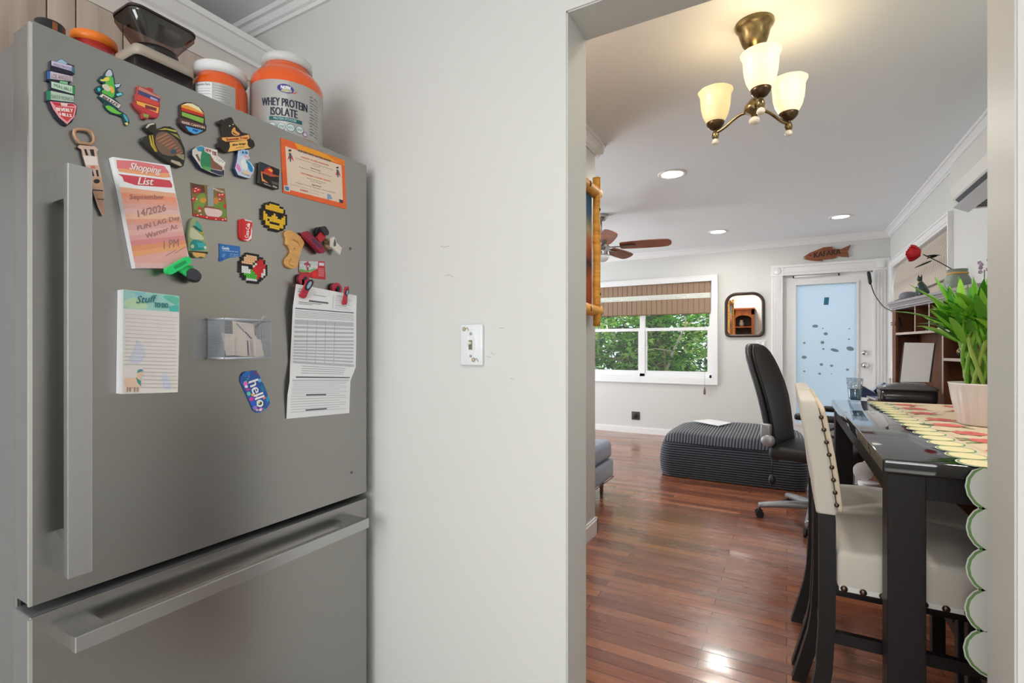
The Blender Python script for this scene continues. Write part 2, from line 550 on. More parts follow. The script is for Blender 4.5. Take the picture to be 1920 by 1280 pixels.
mb = MB(); casing(mb, WX0, WX1, WZ0, WZ1, YF, .075)
mb.box((WX0, YF - .012, WZ0 - .012), (WX1, YF + .1, WZ0 + .012), M_trim)
win = struct(mb.build('window_1'))
f = MB()
xm = (WX0 + WX1) / 2
yy0, yy1 = YF + .045, YF + .10
for a, b2 in ((WX0, xm - .0), (xm, WX1)):
    f.box((a, yy0, WZ0 + .012), (a + .035, yy1, WZ1), M_trim); f.box((b2 - .035, yy0, WZ0 + .012), (b2, yy1, WZ1), M_trim)
    f.box((a, yy0, WZ0 + .012), (b2, yy1, WZ0 + .05), M_trim); f.box((a, yy0, WZ1 - .03), (b2, yy1, WZ1), M_trim)
    f.box((a + .035, yy0 + .005, 1.435), (b2 - .035, yy1, 1.478), M_trim)
    f.box((a + .035, yy0 + .012, WZ0 + .05), (a + .06, yy1, 1.435), M_trim); f.box((b2 - .06, yy0 + .012, WZ0 + .05), (b2 - .035, yy1, 1.435), M_trim)
    f.box((a + .06, yy0 + .012, WZ0 + .05), (b2 - .06, yy1, WZ0 + .09), M_trim)
f.build('window_frame', win)
for a, b2 in ((WX0 + .035, xm - .035), (xm + .035, WX1 - .035)):
    for c0, c1 in ((WZ0 + .05, 1.44), (1.475, WZ1 - .03)):
        g = MB(); g.box((a, yy0 + .03, c0), (b2, yy0 + .034, c1), M_glass); g.build('window_pane', win)
# right wall window
mb = MB()
for (i, o2, t) in ((0, .02, .016), (.02, .065, .022), (.065, .08, .03)):
    for (a, b2, c0, c1) in ((RY0 - o2, RY0 - i, RZ0 - o2, RZ1 + o2), (RY1 + i, RY1 + o2, RZ0 - o2, RZ1 + o2), (RY0 - i, RY1 + i, RZ1 + i, RZ1 + o2), (RY0 - i, RY1 + i, RZ0 - o2, RZ0 - i)):
        mb.box((XR, a, c0), (XR - t, b2, c1), M_trim)
w2 = struct(mb.build('window_2'))
f = MB()
for a, b2, c0, c1 in ((RY0, RY0 + .04, RZ0, RZ1), (RY1 - .04, RY1, RZ0, RZ1), (RY0, RY1, RZ0, RZ0 + .04), (RY0, RY1, RZ1 - .04, RZ1), ((RY0 + RY1) / 2 - .03, (RY0 + RY1) / 2 + .03, RZ0, RZ1)):
    f.box((XR + .07, a, c0), (XR + .12, b2, c1), M_trim)
f.build('window_frame', w2)
g = MB(); g.box((XR + .09, RY0 + .04, RZ0 + .04), (XR + .094, RY1 - .04, RZ1 - .04), M_glass); g.build('window_pane', w2)
# added window frames, out of view, set behind the kitchen and living room fills
def plainwin(name, ax, a0, a1, z0, z1, c):
    f = MB()
    for p, q, r, s in ((a0, a0 + .05, z0, z1), (a1 - .05, a1, z0, z1), (a0, a1, z0, z0 + .05), (a0, a1, z1 - .05, z1), ((a0 + a1) / 2 - .03, (a0 + a1) / 2 + .03, z0, z1)):
        if ax == 'x': f.box((p, c - .03, r), (q, c + .03, s), M_trim)
        else: f.box((c - .03, p, r), (c + .03, q, s), M_trim)
    w_ = struct(f.build(name))
    g = MB()
    if ax == 'x': g.box((a0 + .05, c - .003, z0 + .05), (a1 - .05, c + .003, z1 - .05), M_glass)
    else: g.box((c - .003, a0 + .05, z0 + .05), (c + .003, a1 - .05, z1 - .05), M_glass)
    g.build('window_pane', w_)
plainwin('added_window_3', 'x', -1.1, .7, .95, 2.15, -2.45)
plainwin('added_window_4', 'y', 3.4, 6.6, .25, 2.35, -4.55)

# roman shade on the far window: taupe slats, a sheer band where it folds
M_shade = mat('taupe_shade', hx(150, 126, 104), .8)
M_shade2 = mat('taupe_shade_dark', hx(112, 92, 74), .8)
M_sheer = mat('sheer_band', (.85, .84, .80), .8, alpha=.75)
s1 = thing('roman_shade', 'brown pleated roman shade half raised over the wide far window', 'window shade', (xm, YF + .02, 1.66))
def slats(x0, x1, z0, z1, y, amp=.006, n=26, m=M_shade, m2=M_shade2, bow=0):
    mb = MB()
    for i in range(n):
        a = x0 + (x1 - x0) * i / n; b2 = x0 + (x1 - x0) * (i + 1) / n
        mb.box((a + .003, y, z0), (b2 - .003, y - amp, z1), m); mb.box((b2 - .003, y, z0), (b2 + .003, y - amp * .3, z1), m2)
    return mb
slats(WX0 + .02, WX1 - .02, 1.93, WZ1 - .002, YF + .03).build('shade_panel', s1)
mb = MB()
for i in range(3):
    mb.box((WX0 + .02, YF + .026, 1.862 + i * .024), (WX1 - .02, YF + .024, 1.884 + i * .024), M_sheer)
mb.build('sheer_band', s1)
slats(WX0 + .02, WX1 - .02, 1.66, 1.862, YF + .015, .008).build('shade_panel', s1)
mb = MB(); mb.box((WX0 + .02, YF + .02, 1.652), (WX1 - .02, YF - .002, 1.664), M_shade2); mb.build('bottom_rail', s1)
cx = P(1321, 700, y=YF - .05).x
t = thing('shade_cord', 'thin shade cord with a small brass tassel hanging below the far window', 'cord', (cx, YF - .05, .6))
mb = MB(); mb.tube([(cx, YF + .02, 1.66), (cx, YF - .0, 1.4), (cx, YF - .05, .84), (cx, YF - .05, .68)], .0022, M_inkg, 5); mb.build('cord', t)
mb = MB(); mb.lathe([(.004, 0), (.012, -.03), (.016, -.07), (.012, -.10)], (cx, YF - .05, .69), K(122, 104, 84), 8); mb.build('tassel', t)

# light roman shade on the right window
M_sh3 = mat('beige_shade', hx(204, 192, 180), .85)
M_sh4 = mat('beige_shade_line', hx(120, 108, 98), .85)
s2 = thing('roman_shade', 'beige ribbed roman shade lowered over the right wall window', 'window shade', (XR + .03, (RY0 + RY1) / 2, RZ0))
folds = [(RZ1 - .005, 1.71), (1.72, 1.60), (1.61, 1.40), (1.41, 1.28), (1.29, 1.05)]
for k, (zt, zb) in enumerate(folds):
    mb = MB(); n = 54; ya, yb = RY0 + .02, RY1 - .02
    dx0 = .035; dx1 = .012 if k % 2 == 0 else .02
    vs = []; fs = []
    for i in range(n * 2 + 1):
        y = ya + (yb - ya) * i / (n * 2)
        q = .006 if i % 2 else 0
        vs += [(XR + dx0 - q, y, zt), (XR + dx1 - q - .01, y, (zt + zb) / 2 - .02), (XR + dx1 - q, y, zb)]
    for i in range(n * 2):
        fs += [(i * 3, i * 3 + 3, i * 3 + 4, i * 3 + 1), (i * 3 + 1, i * 3 + 4, i * 3 + 5, i * 3 + 2)]
    mb.add(vs, fs, M_sh3)
    for i in range(n):
        y = ya + (yb - ya) * (i * 2 + .06) / (n * 2)
        mb.add([(XR + dx0 - .001, y, zt), (XR + dx1 - .012, y, (zt + zb) / 2 - .02), (XR + dx1 - .002, y, zb), (XR + dx1 - .002, y + .009, zb), (XR + dx1 - .0135, y + .009, (zt + zb) / 2 - .02), (XR + dx0 - .003, y + .009, zt)], [(0, 1, 4, 5), (1, 2, 3, 4)], M_sh4)
    mb.box((XR + dx1 + .006, ya, zb - .006), (XR + dx1 - .006, yb, zb + .004), M_sh4)
    mb.build('shade_fold', s2)

# ------------------------------------------------------------------ exterior door
M_frost = bpy.data.materials.new('frosted_film'); M_frost.use_nodes = True
nt = M_frost.node_tree; nt.nodes.clear()
o_ = nt.nodes.new('ShaderNodeOutputMaterial'); t_ = nt.nodes.new('ShaderNodeBsdfTranslucent'); g_ = nt.nodes.new('ShaderNodeBsdfPrincipled'); x_ = nt.nodes.new('ShaderNodeMixShader')
t_.inputs[0].default_value = (.84, .90, 1.0, 1); g_.inputs['Base Color'].default_value = (.70, .80, .88, 1); g_.inputs['Roughness'].default_value = .25
x_.inputs[0].default_value = .3
nt.links.new(t_.outputs[0], x_.inputs[1]); nt.links.new(g_.outputs[0], x_.inputs[2]); nt.links.new(x_.outputs[0], o_.inputs[0])
mb = MB()
gx0, gx1, gz0, gz1 = .10, .71, .28, 1.965
yd = YF + .035
mb.box((DX0 + .01, yd, .01), (gx0, yd + .045, DZ - .012), M_trim); mb.box((gx1, yd, .01), (DX1 - .012, yd + .045, DZ - .012), M_trim)
mb.box((gx0, yd, .01), (gx1, yd + .045, gz0), M_trim); mb.box((gx0, yd, gz1), (gx1, yd + .045, DZ - .012), M_trim)
for a, b2, c0, c1 in ((gx0 - .02, gx0, gz0 - .02, gz1 + .02), (gx1, gx1 + .02, gz0 - .02, gz1 + .02), (gx0, gx1, gz1, gz1 + .02), (gx0, gx1, gz0 - .02, gz0)):
    mb.box((a, yd - .012, c0), (b2, yd, c1), M_trim)
mb.box((DX0 - .001, yd - .004, 0), (DX0 + .012, yd + .08, DZ), M_trim); mb.box((DX1 - .014, yd - .004, 0), (DX1 + .001, yd + .08, DZ), M_trim); mb.box((DX0, yd - .004, DZ - .014), (DX1, yd + .08, DZ + .001), M_trim)
door = struct(mb.build('door_1'))
mb = MB(); mb.box((gx0, yd + .018, gz0), (gx1, yd + .024, gz1), M_frost); lab(mb.build('door_glass', door), 'pale blue frosted pane')
kx = .788
mb = MB(); mb.lathe([(.034, 0), (.034, -.008), (.014, -.012), (.012, -.035), (.022, -.04), (.03, -.055), (.026, -.068), (.0, -.072)], (kx, yd, 1.0), M_chrome, 18, 'y'); mb.build('door_knob', door)
mb = MB(); mb.lathe([(.032, 0), (.032, -.012), (.024, -.018), (0, -.02)], (kx, yd, 1.145), M_chrome, 18, 'y'); mb.box((kx - .018, yd - .018, 1.139), (kx + .018, yd - .034, 1.151), M_chrome, .003); mb.build('deadbolt', door)
mb = MB(); za = P(1500, 519, y=yd).z
xa, xb = P(1489, 519, y=yd).x, P(1571, 519, y=yd).x
mb.tube([(xa, yd - .03, za), (xb, yd - .03, za)], .008, M_trim, 8); mb.box((xa - .015, yd - .035, za - .012), (xa, yd, za + .012), M_black); mb.box((xb, yd - .035, za - .012), (xb + .015, yd, za + .012), M_black); mb.build('curtain_rod', door)
# window clings on the pane
clings = [(386, 680, 17, 10, 'o'), (438, 695, 6, 5, 's'), (613, 697, 7, 5, 's'), (456, 731, 12, 10, 'o'), (611, 768, 8, 6, 's'), (313, 792, 10, 9, 's'), (434, 789, 15, 14, 's'), (440, 832, 9, 8, 's'), (515, 840, 24, 10, 'o'), (619, 830, 22, 14, 'o'), (312, 887, 15, 11, 'o'), (427, 936, 13, 12, 's'), (495, 944, 12, 10, 's'), (313, 981, 9, 7, 's'), (415, 997, 11, 9, 's'), (493, 997, 5, 4, 's'), (601, 970, 12, 10, 's')]
Mcl = K(122, 140, 150, .8)
for k, (a, b2, rx, rz, ty) in enumerate(clings):
    u, v = 1420 + a / 3.556, 420 + b2 / 3.556
    p = P(u, v, y=yd + .016); s_ = P(u, v, y=yd + .016).y / ray(u, v).y / F / 3.556
    mb = MB()
    if ty == 'o':
        mb.prism([(p.x + q * s_, yd + .0162, p.z + r * s_) for q, r in ell(0, 0, rx, rz, 14, -.3 if rx > 20 else 0)], (0, .001, 0), Mcl)
    else:
        pts = []
        for i in range(12):
            r = 1 if i % 2 == 0 else .55
            pts.append((p.x + math.cos(PI * i / 6) * rx * r * s_, yd + .0162, p.z + math.sin(PI * i / 6) * rz * r * s_))
        mb.prism(pts, (0, .001, 0), Mcl)
    nm = 'oval' if ty == 'o' else 'snowflake'
    place = ['topmost, high on the left', 'tiny one right of the topmost oval', 'small one high on the right edge', 'second from the top in the middle', 'small one under the high right one', 'on the left edge above the dark oval', 'largest star, in the middle column', 'just below the largest star', 'wide one level with the middle', 'tilted one near the right edge', 'dark one near the left edge', 'left of a pair low in the middle', 'right of a pair low in the middle', 'lowest on the left edge', 'lowest in the middle column', 'faintest, beside the lowest middle one', 'low one near the right edge'][k]
    tag(mb.build('window_cling'), 'grey %s cling on the door pane, %s' % (nm, place), 'window cling', 'clings on the frosted door pane')
p = P(1420 + 461 / 3.556, 420 + 513 / 3.556, y=yd + .016)
mb = MB(); mb.prism([(p.x + a, yd + .0162, p.z + c_) for a, c_ in ((-.028, -.045), (.02, -.045), (.026, .045), (-.022, .045))], (0, .001, 0), K(44, 110, 140)); tag(mb.build('sticker'), 'small dark blue sticker high on the frosted door pane', 'sticker')
# door casing
mb = MB(); zt = DZ
for (a, b2) in ((-.165, DX0), (DX1, XR - .004)):
    mb.box((a, YF, 0), (b2, YF - .02, zt), M_trim)
    n = 5
    for i in range(n):
        q = a + (b2 - a) * (i + .25) / n
        mb.box((q, YF - .02, .2), (q + (b2 - a) / n * .5, YF - .027, zt - .02), M_trim)
mb.box((-.165, YF, zt), (XR - .004, YF - .02, zt + .125), M_trim)
mb.box((-.165, YF - .02, zt + .1), (XR - .004, YF - .034, zt + .125), M_trim); mb.box((-.04, YF - .02, zt + .03), (XR - .15, YF - .028, zt + .06), M_trim)
for a in (-.17, XR - .145):
    mb.box((a, YF - .001, zt - .005), (a + .135, YF - .03, zt + .13), M_trim)
    mb.lathe([(.045, 0), (.04, -.008), (.03, -.004), (.02, -.01), (0, -.012)], (a + .067, YF - .03, zt + .06), M_trim, 18, 'y')
struct(mb.build('trim_3'))

# fish sign
o = P(1550, 476, y=YF - .01); sx = P(1594, 476, y=YF).x - P(1505, 476, y=YF).x
fo = [(303, 215), (345, 185), (400, 165), (440, 150), (500, 150), (500, 165), (530, 172), (555, 175), (618, 147), (598, 195), (607, 240), (560, 235), (527, 222), (524, 240), (500, 245), (435, 245), (436, 257), (380, 250), (335, 240), (305, 228), (325, 222)]
def fpt(a, b2): return (o.x + (a - 461) / 316 * sx, YF - .022, o.z - (b2 - 203) / 316 * sx)
mb = MB(); mb.prism([fpt(*q) for q in fo], (0, .018, 0), M_fishwood); fs_ = tag(mb.build('fish_sign'), 'brown wooden fish shaped name sign above the white door', 'sign')
mb = MB(); put_text(mb, 'KAFARA', Vector(fpt(376, 226)) + Vector((0, -.001, 0)), Vector(fpt(552, 212)) + Vector((0, -.001, 0)), Vector(fpt(376, 187)) + Vector((0, -.001, 0)), K(44, 26, 20), .003)
mb.flat([(q[0], q[1] - .001, q[2]) for q in [fpt(*z) for z in ell(348, 206, 6, 5, 10)]], K(40, 24, 18)); mb.build('lettering', fs_)

# mirror with arched dark frame
a = P(1359, 590, y=YF); b2 = P(1434, 590, y=YF); zc0, zc1 = 1.336, 1.905
def arch(x0, x1, z0, z1, y, r=.1):
    pts = []
    for (cx_, cz_, q0, rr) in ((x1 - r * .5, z0 + r * .5, -90, r * .5), (x1 - r, z1 - r, 0, r), (x0 + r, z1 - r, 90, r), (x0 + r * .5, z0 + r * .5, 180, r * .5)):
        for i in range(7):
            q = math.radians(q0 + 15 * i); pts.append((cx_ + rr * math.cos(q), y, cz_ + rr * math.sin(q)))
    return pts
O_ = arch(a.x, b2.x, zc0, zc1, YF - .028, .14); I_ = arch(a.x + .035, b2.x - .035, zc0 + .035, zc1 - .035, YF - .022, .11)
mb = MB(); n = len(O_)
Md = K(58, 40, 36, .3)
Ob = [(p[0], YF - .002, p[2]) for p in O_]; Mi = [((p[0] + q[0]) / 2, YF - .038, (p[2] + q[2]) / 2) for p, q in zip(O_, I_)]; Ib = [(p[0], YF - .012, p[2]) for p in I_]
mb.add(Ob + O_ + Mi + I_ + Ib, [(i + n * k, (i + 1) % n + n * k, (i + 1) % n + n * (k + 1), i + n * (k + 1)) for k in range(4) for i in range(n)], Md, True)
mr_ = thing('wall_mirror', 'arched wall mirror in a dark wood frame between window and door', 'mirror', ((a.x + b2.x) / 2, YF, zc0))
mb.build('mirror_frame', mr_)
mb = MB(); mb.prism([(p[0], YF - .014, p[2]) for p in I_], (0, .008, 0), mat('mirror_glass', (.95, .95, .95), .01, 1)); mb.build('mirror_glass', mr_)

# outlet on the far wall, switch by the door
def outlet(name, label, c, n, w_, h_, m, cat='electrical outlet', parts='outlet'):
    """plate on a wall; c centre, n = 'y' or 'x'"""
    t = thing(name, label, cat, c)
    mb = MB(); mb.rbox((c[0] - w_ / 2, c[1], c[2] - h_ / 2), (c[0] + w_ / 2, c[1] - .008, c[2] + h_ / 2), m, .003); mb.build('cover_plate', t)
    return t
c_ = P(1192, 779, y=YF)
t = outlet('wall_outlet', 'square dark metal outlet cover low on the far wall', (c_.x, YF, c_.z), 'y', .115, .115, K(70, 68, 66, .35))
mb = MB(); mb.lathe([(.034, 0), (.034, -.006), (.028, -.008), (0, -.008)], (c_.x, YF - .008, c_.z), M_black, 16, 'y'); mb.build('socket', t)
c_ = P(1430, 646, y=YF)
t = outlet('wall_switch', 'white double switch plate between the mirror and the door', (c_.x - .02, YF, c_.z), 'y', .12, .115, K(214, 214, 212), 'light switch')
for dx in (-.026, .026):
    mb = MB(); mb.box((c_.x - .02 + dx - .016, YF - .008, c_.z - .03), (c_.x - .02 + dx + .016, YF - .014, c_.z + .03), M_trim, .002); mb.build('rocker', t)

mk = mat('wall_scuff', hx(150, 148, 142), .8)
mb = MB()
for pts in ([(826, 461), (834, 463), (842, 461)], [(834, 517), (842, 515), (850, 519)], [(936, 614), (942, 615), (946, 614)], [(920, 660), (926, 665)], [(912, 668), (920, 670)], [(957, 709), (963, 710)]):
    mb.tube([P(a, b_, y=YK0 - .0002) for a, b_ in pts], .0005, mk, 4)
struct(mb.build('trim_4'))
# kitchen light switch with painted flowers
c_ = P(887, 646.5, y=YK0)
t = thing('switch_plate', 'white ceramic switch plate with small painted flowers on the kitchen wall', 'light switch', (c_.x, YK0, c_.z))
p0, p1, p2, p3 = P(865.5, 609, y=YK0), P(907, 608, y=YK0), P(908.5, 684, y=YK0), P(869, 684.5, y=YK0)
sw, sh = (p1.x - p0.x) / 2, (p0.z - p3.z) / 2
M_cer = mat('ceramic', (.78, .80, .82), .15, coat=.5)
mb = MB(); mb.rbox((c_.x - sw, YK0, c_.z - sh), (c_.x + sw, YK0 - .011, c_.z + sh), M_cer, .004)
vs = []; N_ = 28
for rr, h_ in ((1, -.0105), (.92, -.0118), (.86, -.0112), (.4, -.0121)):
    for q in range(N_): vs.append((c_.x + .017 * rr * math.cos(2 * PI * q / N_), YK0 + h_, c_.z + .042 * rr * math.sin(2 * PI * q / N_)))
mb.add(vs, [(q + N_ * k, (q + 1) % N_ + N_ * k, (q + 1) % N_ + N_ * (k + 1), q + N_ * (k + 1)) for k in range(3) for q in range(N_)] + [list(range(3 * N_, 4 * N_))], M_cer, True)
for (fx, fz) in ((-.6, .78), (.25, -.72)):
    for i in range(5):
        q = 2 * PI * i / 5
        mb.prism([(c_.x + fx * sw + .004 * math.cos(q) + x * .0035, YK0 - .0118, c_.z + fz * sh + .004 * math.sin(q) + z * .003) for x, z in ell(0, 0, 1, 1, 8)], (0, .001, 0), K(190, 176, 160, .3))
    mb.prism([(c_.x + fx * sw + x * .002, YK0 - .012, c_.z + fz * sh + z * .002) for x, z in ell(0, 0, 1, 1, 6)], (0, .001, 0), K(226, 214, 150, .3))
    mb.tube([(c_.x + fx * sw + .004, YK0 - .012, c_.z + fz * sh), (c_.x + fx * sw + .011, YK0 - .012, c_.z + fz * sh + .004), (c_.x + fx * sw + .015, YK0 - .012, c_.z + fz * sh + .001 - .006)], .0007, K(120, 112, 100), 4)
mb.build('cover_plate', t)
mb = MB(); mb.box((c_.x - .0055, YK0 - .0125, c_.z - .0125), (c_.x + .0055, YK0 - .0135, c_.z + .0125), K(120, 118, 100)); mb.box((c_.x - .004, YK0 - .013, c_.z + .001), (c_.x + .004, YK0 - .024, c_.z + .009), K(224, 220, 196), .001); mb.build('toggle', t)
for dz in (-.03, .03):
    mb = MB(); mb.lathe([(.0038, 0), (.003, -.0016), (0, -.002)], (c_.x, YK0 - .0122, c_.z + dz), M_inkg, 10, 'y'); mb.build('screw', t)

# ------------------------------------------------------------------ refrigerator
FX = -1.10
FY0, FY1 = .326, 1.079
FT, FB = 1.746, .769
fr_ = thing('refrigerator', 'tall stainless steel refrigerator with a bottom freezer, covered in magnets', 'refrigerator', (-1.45, .70, 0))
mb = MB(); mb.rbox((FX - .085, FY0 + .006, .03), (-1.80, FY1 - .006, FT - .004), M_steeld, .006); mb.build('body', fr_)
mb = MB(); mb.box((FX - .07, FY0 + .01, .06), (FX - .09, FY1 - .01, FT - .01), M_gasket); mb.build('gasket', fr_)
mb = MB()
mb.box((FX, FY0 + .003, FB), (FX - .002, FY1, FT), M_steel)
mb.rbox((FX - .0015, FY0, FB), (FX - .072, FY1, FT), M_steeld, .004)
mb.box((FX + .0005, FY0 - .0005, FB), (FX - .006, FY0 + .004, FT - .003), M_chromeedge)
dr = mb.build('upper_door', fr_)
mb = MB()
mb.box((FX, FY0 + .003, .10), (FX - .002, FY1, .750), M_steel)
mb.rbox((FX - .0015, FY0, .10), (FX - .072, FY1, .750), M_steeld, .004)
mb.box((FX + .0005, FY0 - .0005, .10), (FX - .006, FY0 + .004, .747), M_chromeedge)
df = mb.build('freezer_drawer', fr_)
for (z, n_) in ((P(657, 466, x=FX), 0), (P(659, 885.5, x=FX), 1)):
    mb = MB(); mb.lathe([(.0045, 0), (.0045, .001), (.003, .0018), (0, .002)], (FX, z.y, z.z), K(96, 94, 90, .35), 14, 'x'); mb.build('screw_cap', dr)
HX = FX + .056
mb = MB()
mb.rbox((HX - .016, .357, .815), (HX, .391, 1.5085), M_steelh, .0015, 2, False)
for (za, zb) in ((.815, .872), (1.452, 1.5085)):
    mb.prism([(HX - .016, .359, za), (HX - .016, .359, zb), (FX, .359, zb + (.014 if za < 1 else -0.0)), (FX, .359, za)], (0, .030, 0), M_steelh)
mb.build('door_handle', dr)
mb = MB()
mb.rbox((HX - .016, .367, .686), (HX, 1.035, .7135), M_steelh, .0015, 2, False)
for (ya, yb, s_) in ((.367, .417, 1), (.985, 1.035, -1)):
    mb.prism([(HX - .016, ya, .711), (HX - .016, yb, .711), (FX, yb, .711), (FX, ya, .711)], (0, 0, -.023), M_steelh)
mb.build('drawer_handle', df)

# cupboard above the refrigerator
cb = thing('wall_cabinet', 'pale wood grain cabinet over the refrigerator under a white crown strip', 'cabinet', (-1.72, .3, 1.70))
mb = MB(); mb.box((-1.62, -.6, 1.80), (-1.855, YK0 - .003, 2.17), M_cab); mb.build('body', cb)
mb = MB(); mb.box((-1.60, -.6, 2.111), (-1.62, YK0 - .003, 2.175), mat('whitewood', hx(214, 208, 200), .5)); mb.build('valance', cb)
for (a, b2) in ((.02, .5055), (.5085, .563), (.566, .6665), (.6695, 1.113)):
    mb = MB(); mb.rbox((-1.60, a, 1.81), (-1.62, b2, 2.1095), M_cab, .0015, 2); mb.build('door', cb)
mb = MB()
prof = [(-1.60, 2.165), (-1.592, 2.165), (-1.592, 2.178), (-1.582, 2.186), (-1.572, 2.200), (-1.562, 2.215), (-1.556, 2.217), (-1.556, 2.237), (-1.60, 2.237)]
mb.prism([(x, YK0 - .002, z) for x, z in prof], (0, -1.7, 0), M_trim); mb.build('crown_moulding', cb)

# ---- things standing on the refrigerator
TZ = FT + .0005
M_or = mat('orange_clear_plastic', hx(255, 104, 36), .10, trans=.25, coat=.8, ior=1.25)
M_orng = K(246, 130, 40, .35)
M_lid = mat('lid_white', hx(206, 206, 204), .4)
M_labs = mat('label_silver', hx(176, 174, 170), .35, .35)
# protein jar
jx, jy, jr = -1.215, .896, .094
t = thing('protein_jar', 'large orange protein powder jar with a grey lid and silver label on the refrigerator', 'jar', (jx, jy, TZ))
mb = MB(); mb.lathe([(.0, 0), (jr * .93, 0), (jr * .98, .006), (jr * .98, .15), (jr * .995, .165), (jr * .97, .178), (jr * .86, .195), (jr * .70, .206), (.063, .210), (.060, .222)], (jx, jy, TZ), M_or, 40); mb.build('jar_body', t)
mb = MB(); mb.lathe([(.0, .246), (.060, .246), (.064, .243), (.065, .222), (.0, .220)], (jx, jy, TZ), M_lid, 40, fn=lambda q, h: 1 + .006 * math.sin(q * 40)); mb.build('lid', t)
def wrap(cx_, cy_, r, z0, dz=0):
    """(arc length towards +y side, height) -> point on the jar; 0 faces the camera"""
    a0 = math.atan2(-cy_, -cx_)
    def f(s_, z, lift=0):
        q = a0 + s_ / r
        return Vector((cx_ + (r + lift) * math.cos(q), cy_ + (r + lift) * math.sin(q), z0 + z))
    return f
def wrap_rect(mb, f, s0, s1, z0, z1, m, lift, n=24):
    vs = []; fs = []
    for i in range(n + 1):
        s_ = s0 + (s1 - s0) * i / n
        vs += [f(s_, z0, lift), f(s_, z1, lift)]
    for i in range(n): fs.append((2 * i, 2 * i + 2, 2 * i + 3, 2 * i + 1))
    mb.add(vs, fs, m, True)
def wrap_text(mb, f, s_, x0, x1, z0, z1, m, lift, bold=0):
    vs, fs = text2d(s_)
    for o2 in ((0, -bold, bold) if bold else (0,)):
        mb.add([f(x0 + (x1 - x0) * u + o2, z0 + (z1 - z0) * v, lift + (0 if o2 == 0 else .00005 if o2 < 0 else .0001)) for u, v in vs], fs, m)
def wrap_poly(mb, f, pts, m, lift):
    mb.add([f(a, b2, lift) for a, b2 in pts], [list(range(len(pts)))], m)
W_ = wrap(jx, jy, jr * .98, TZ)
mb = MB(); wrap_rect(mb, W_, -.15, .15, .012, .152, M_labs, .0008, 40)
navy = K(30, 40, 58); teal = K(24, 92, 96)
wrap_text(mb, W_, 'WHEY PROTEIN', -.064, .050, .083, .104, navy, .0014, .0008)
wrap_text(mb, W_, 'ISOLATE', -.040, .024, .058, .079, navy, .0014, .0008)
wrap_rect(mb, W_, -.044, .036, .045, .055, teal, .0013, 12)
wrap_text(mb, W_, 'PROTEIN POWDER', -.033, .022, .047, .053, K(190, 226, 226), .0018)
wrap_poly(mb, W_, ell(-.004, .130, .020, .0115, 24, -.06), K(60, 50, 140), .0013)
wrap_text(mb, W_, 'NOW', -.015, .008, .128, .137, K(240, 240, 244), .0018, .0005)
wrap_text(mb, W_, 'SPORTS', -.013, .009, .1215, .1262, K(226, 222, 90), .0018)
wrap_poly(mb, W_, [(-.026, .121), (-.020, .131), (-.010, .137), (-.016, .133), (-.021, .127)], K(60, 50, 140), .0014)
wrap_poly(mb, W_, [(.006, .120), (.016, .123), (.026, .131), (.018, .1215)], K(220, 60, 60), .0014)
for k, s_ in enumerate((-.036, -.014, .008, .030)):
    wrap_poly(mb, W_, ell(s_, .030, .0098, .0098, 20), teal if k != 3 else navy, .0013)
    wrap_poly(mb, W_, ell(s_, .030, .0088, .0088, 20), K(206, 220, 218), .0016)
    wrap_text(mb, W_, ('25 g', 'SOY FREE', 'KETO', 'NON GMO')[k], s_ - .006, s_ + .006, .027, .033, teal, .0019)
wrap_poly(mb, W_, ell(.044, .022, .0065, .0065, 16), K(150, 90, 150), .0014); wrap_poly(mb, W_, ell(.044, .022, .0045, .0045, 16), K(214, 200, 214), .0017)
for i in range(14):
    wrap_rect(mb, W_, .058, .066 + (i * 7 % 5) * .002, .128 - i * .0078, .130 - i * .0078, K(90, 94, 100), .0014, 3)
    wrap_rect(mb, W_, .072, .088, .128 - i * .0078, .1292 - i * .0078, K(110, 112, 118), .0014, 3)
mb.build('label', t)
# smaller jar
jx2, jy2, r2 = -1.286, .752, .064
t = thing('supplement_jar', 'smaller orange jar with a white lid showing its nutrition facts side', 'jar', (jx2, jy2, TZ))
mb = MB(); mb.lathe([(.0, 0), (r2 * .95, 0), (r2 * .98, .006), (r2 * .98, .110), (r2 * .96, .124), (r2 * .88, .134), (r2 * .84, .146)], (jx2, jy2, TZ), M_or, 36); mb.build('jar_body', t)
mb = MB(); mb.lathe([(.0, .171), (r2 * .93, .171), (r2 * .96, .168), (r2 * .97, .146), (.0, .145)], (jx2, jy2, TZ), M_white, 36, fn=lambda q, h: 1 + .006 * math.sin(q * 36)); mb.build('lid', t)
W2 = wrap(jx2, jy2, r2 * .98, TZ)
mb = MB(); wrap_rect(mb, W2, -.13, .034, .01, .112, M_labs, .0008, 30); wrap_rect(mb, W2, -.062, -.018, .02, .110, M_white, .0013, 10)
wrap_text(mb, W2, 'Nutrition Facts', -.058, -.022, .102, .1085, K(60, 66, 90), .0018)
for i in range(9):
    wrap_rect(mb, W2, -.058, -.022, .095 - i * .007, .0956 - i * .007 - (.001 if i % 3 == 0 else 0), K(70, 74, 96), .0018, 3)
for i in range(14):
    wrap_rect(mb, W2, -.012, .014 + (i * 5 % 4) * .004, .104 - i * .0062, .1047 - i * .0062, K(130, 130, 134), .0014, 3)
mb.build('label', t)
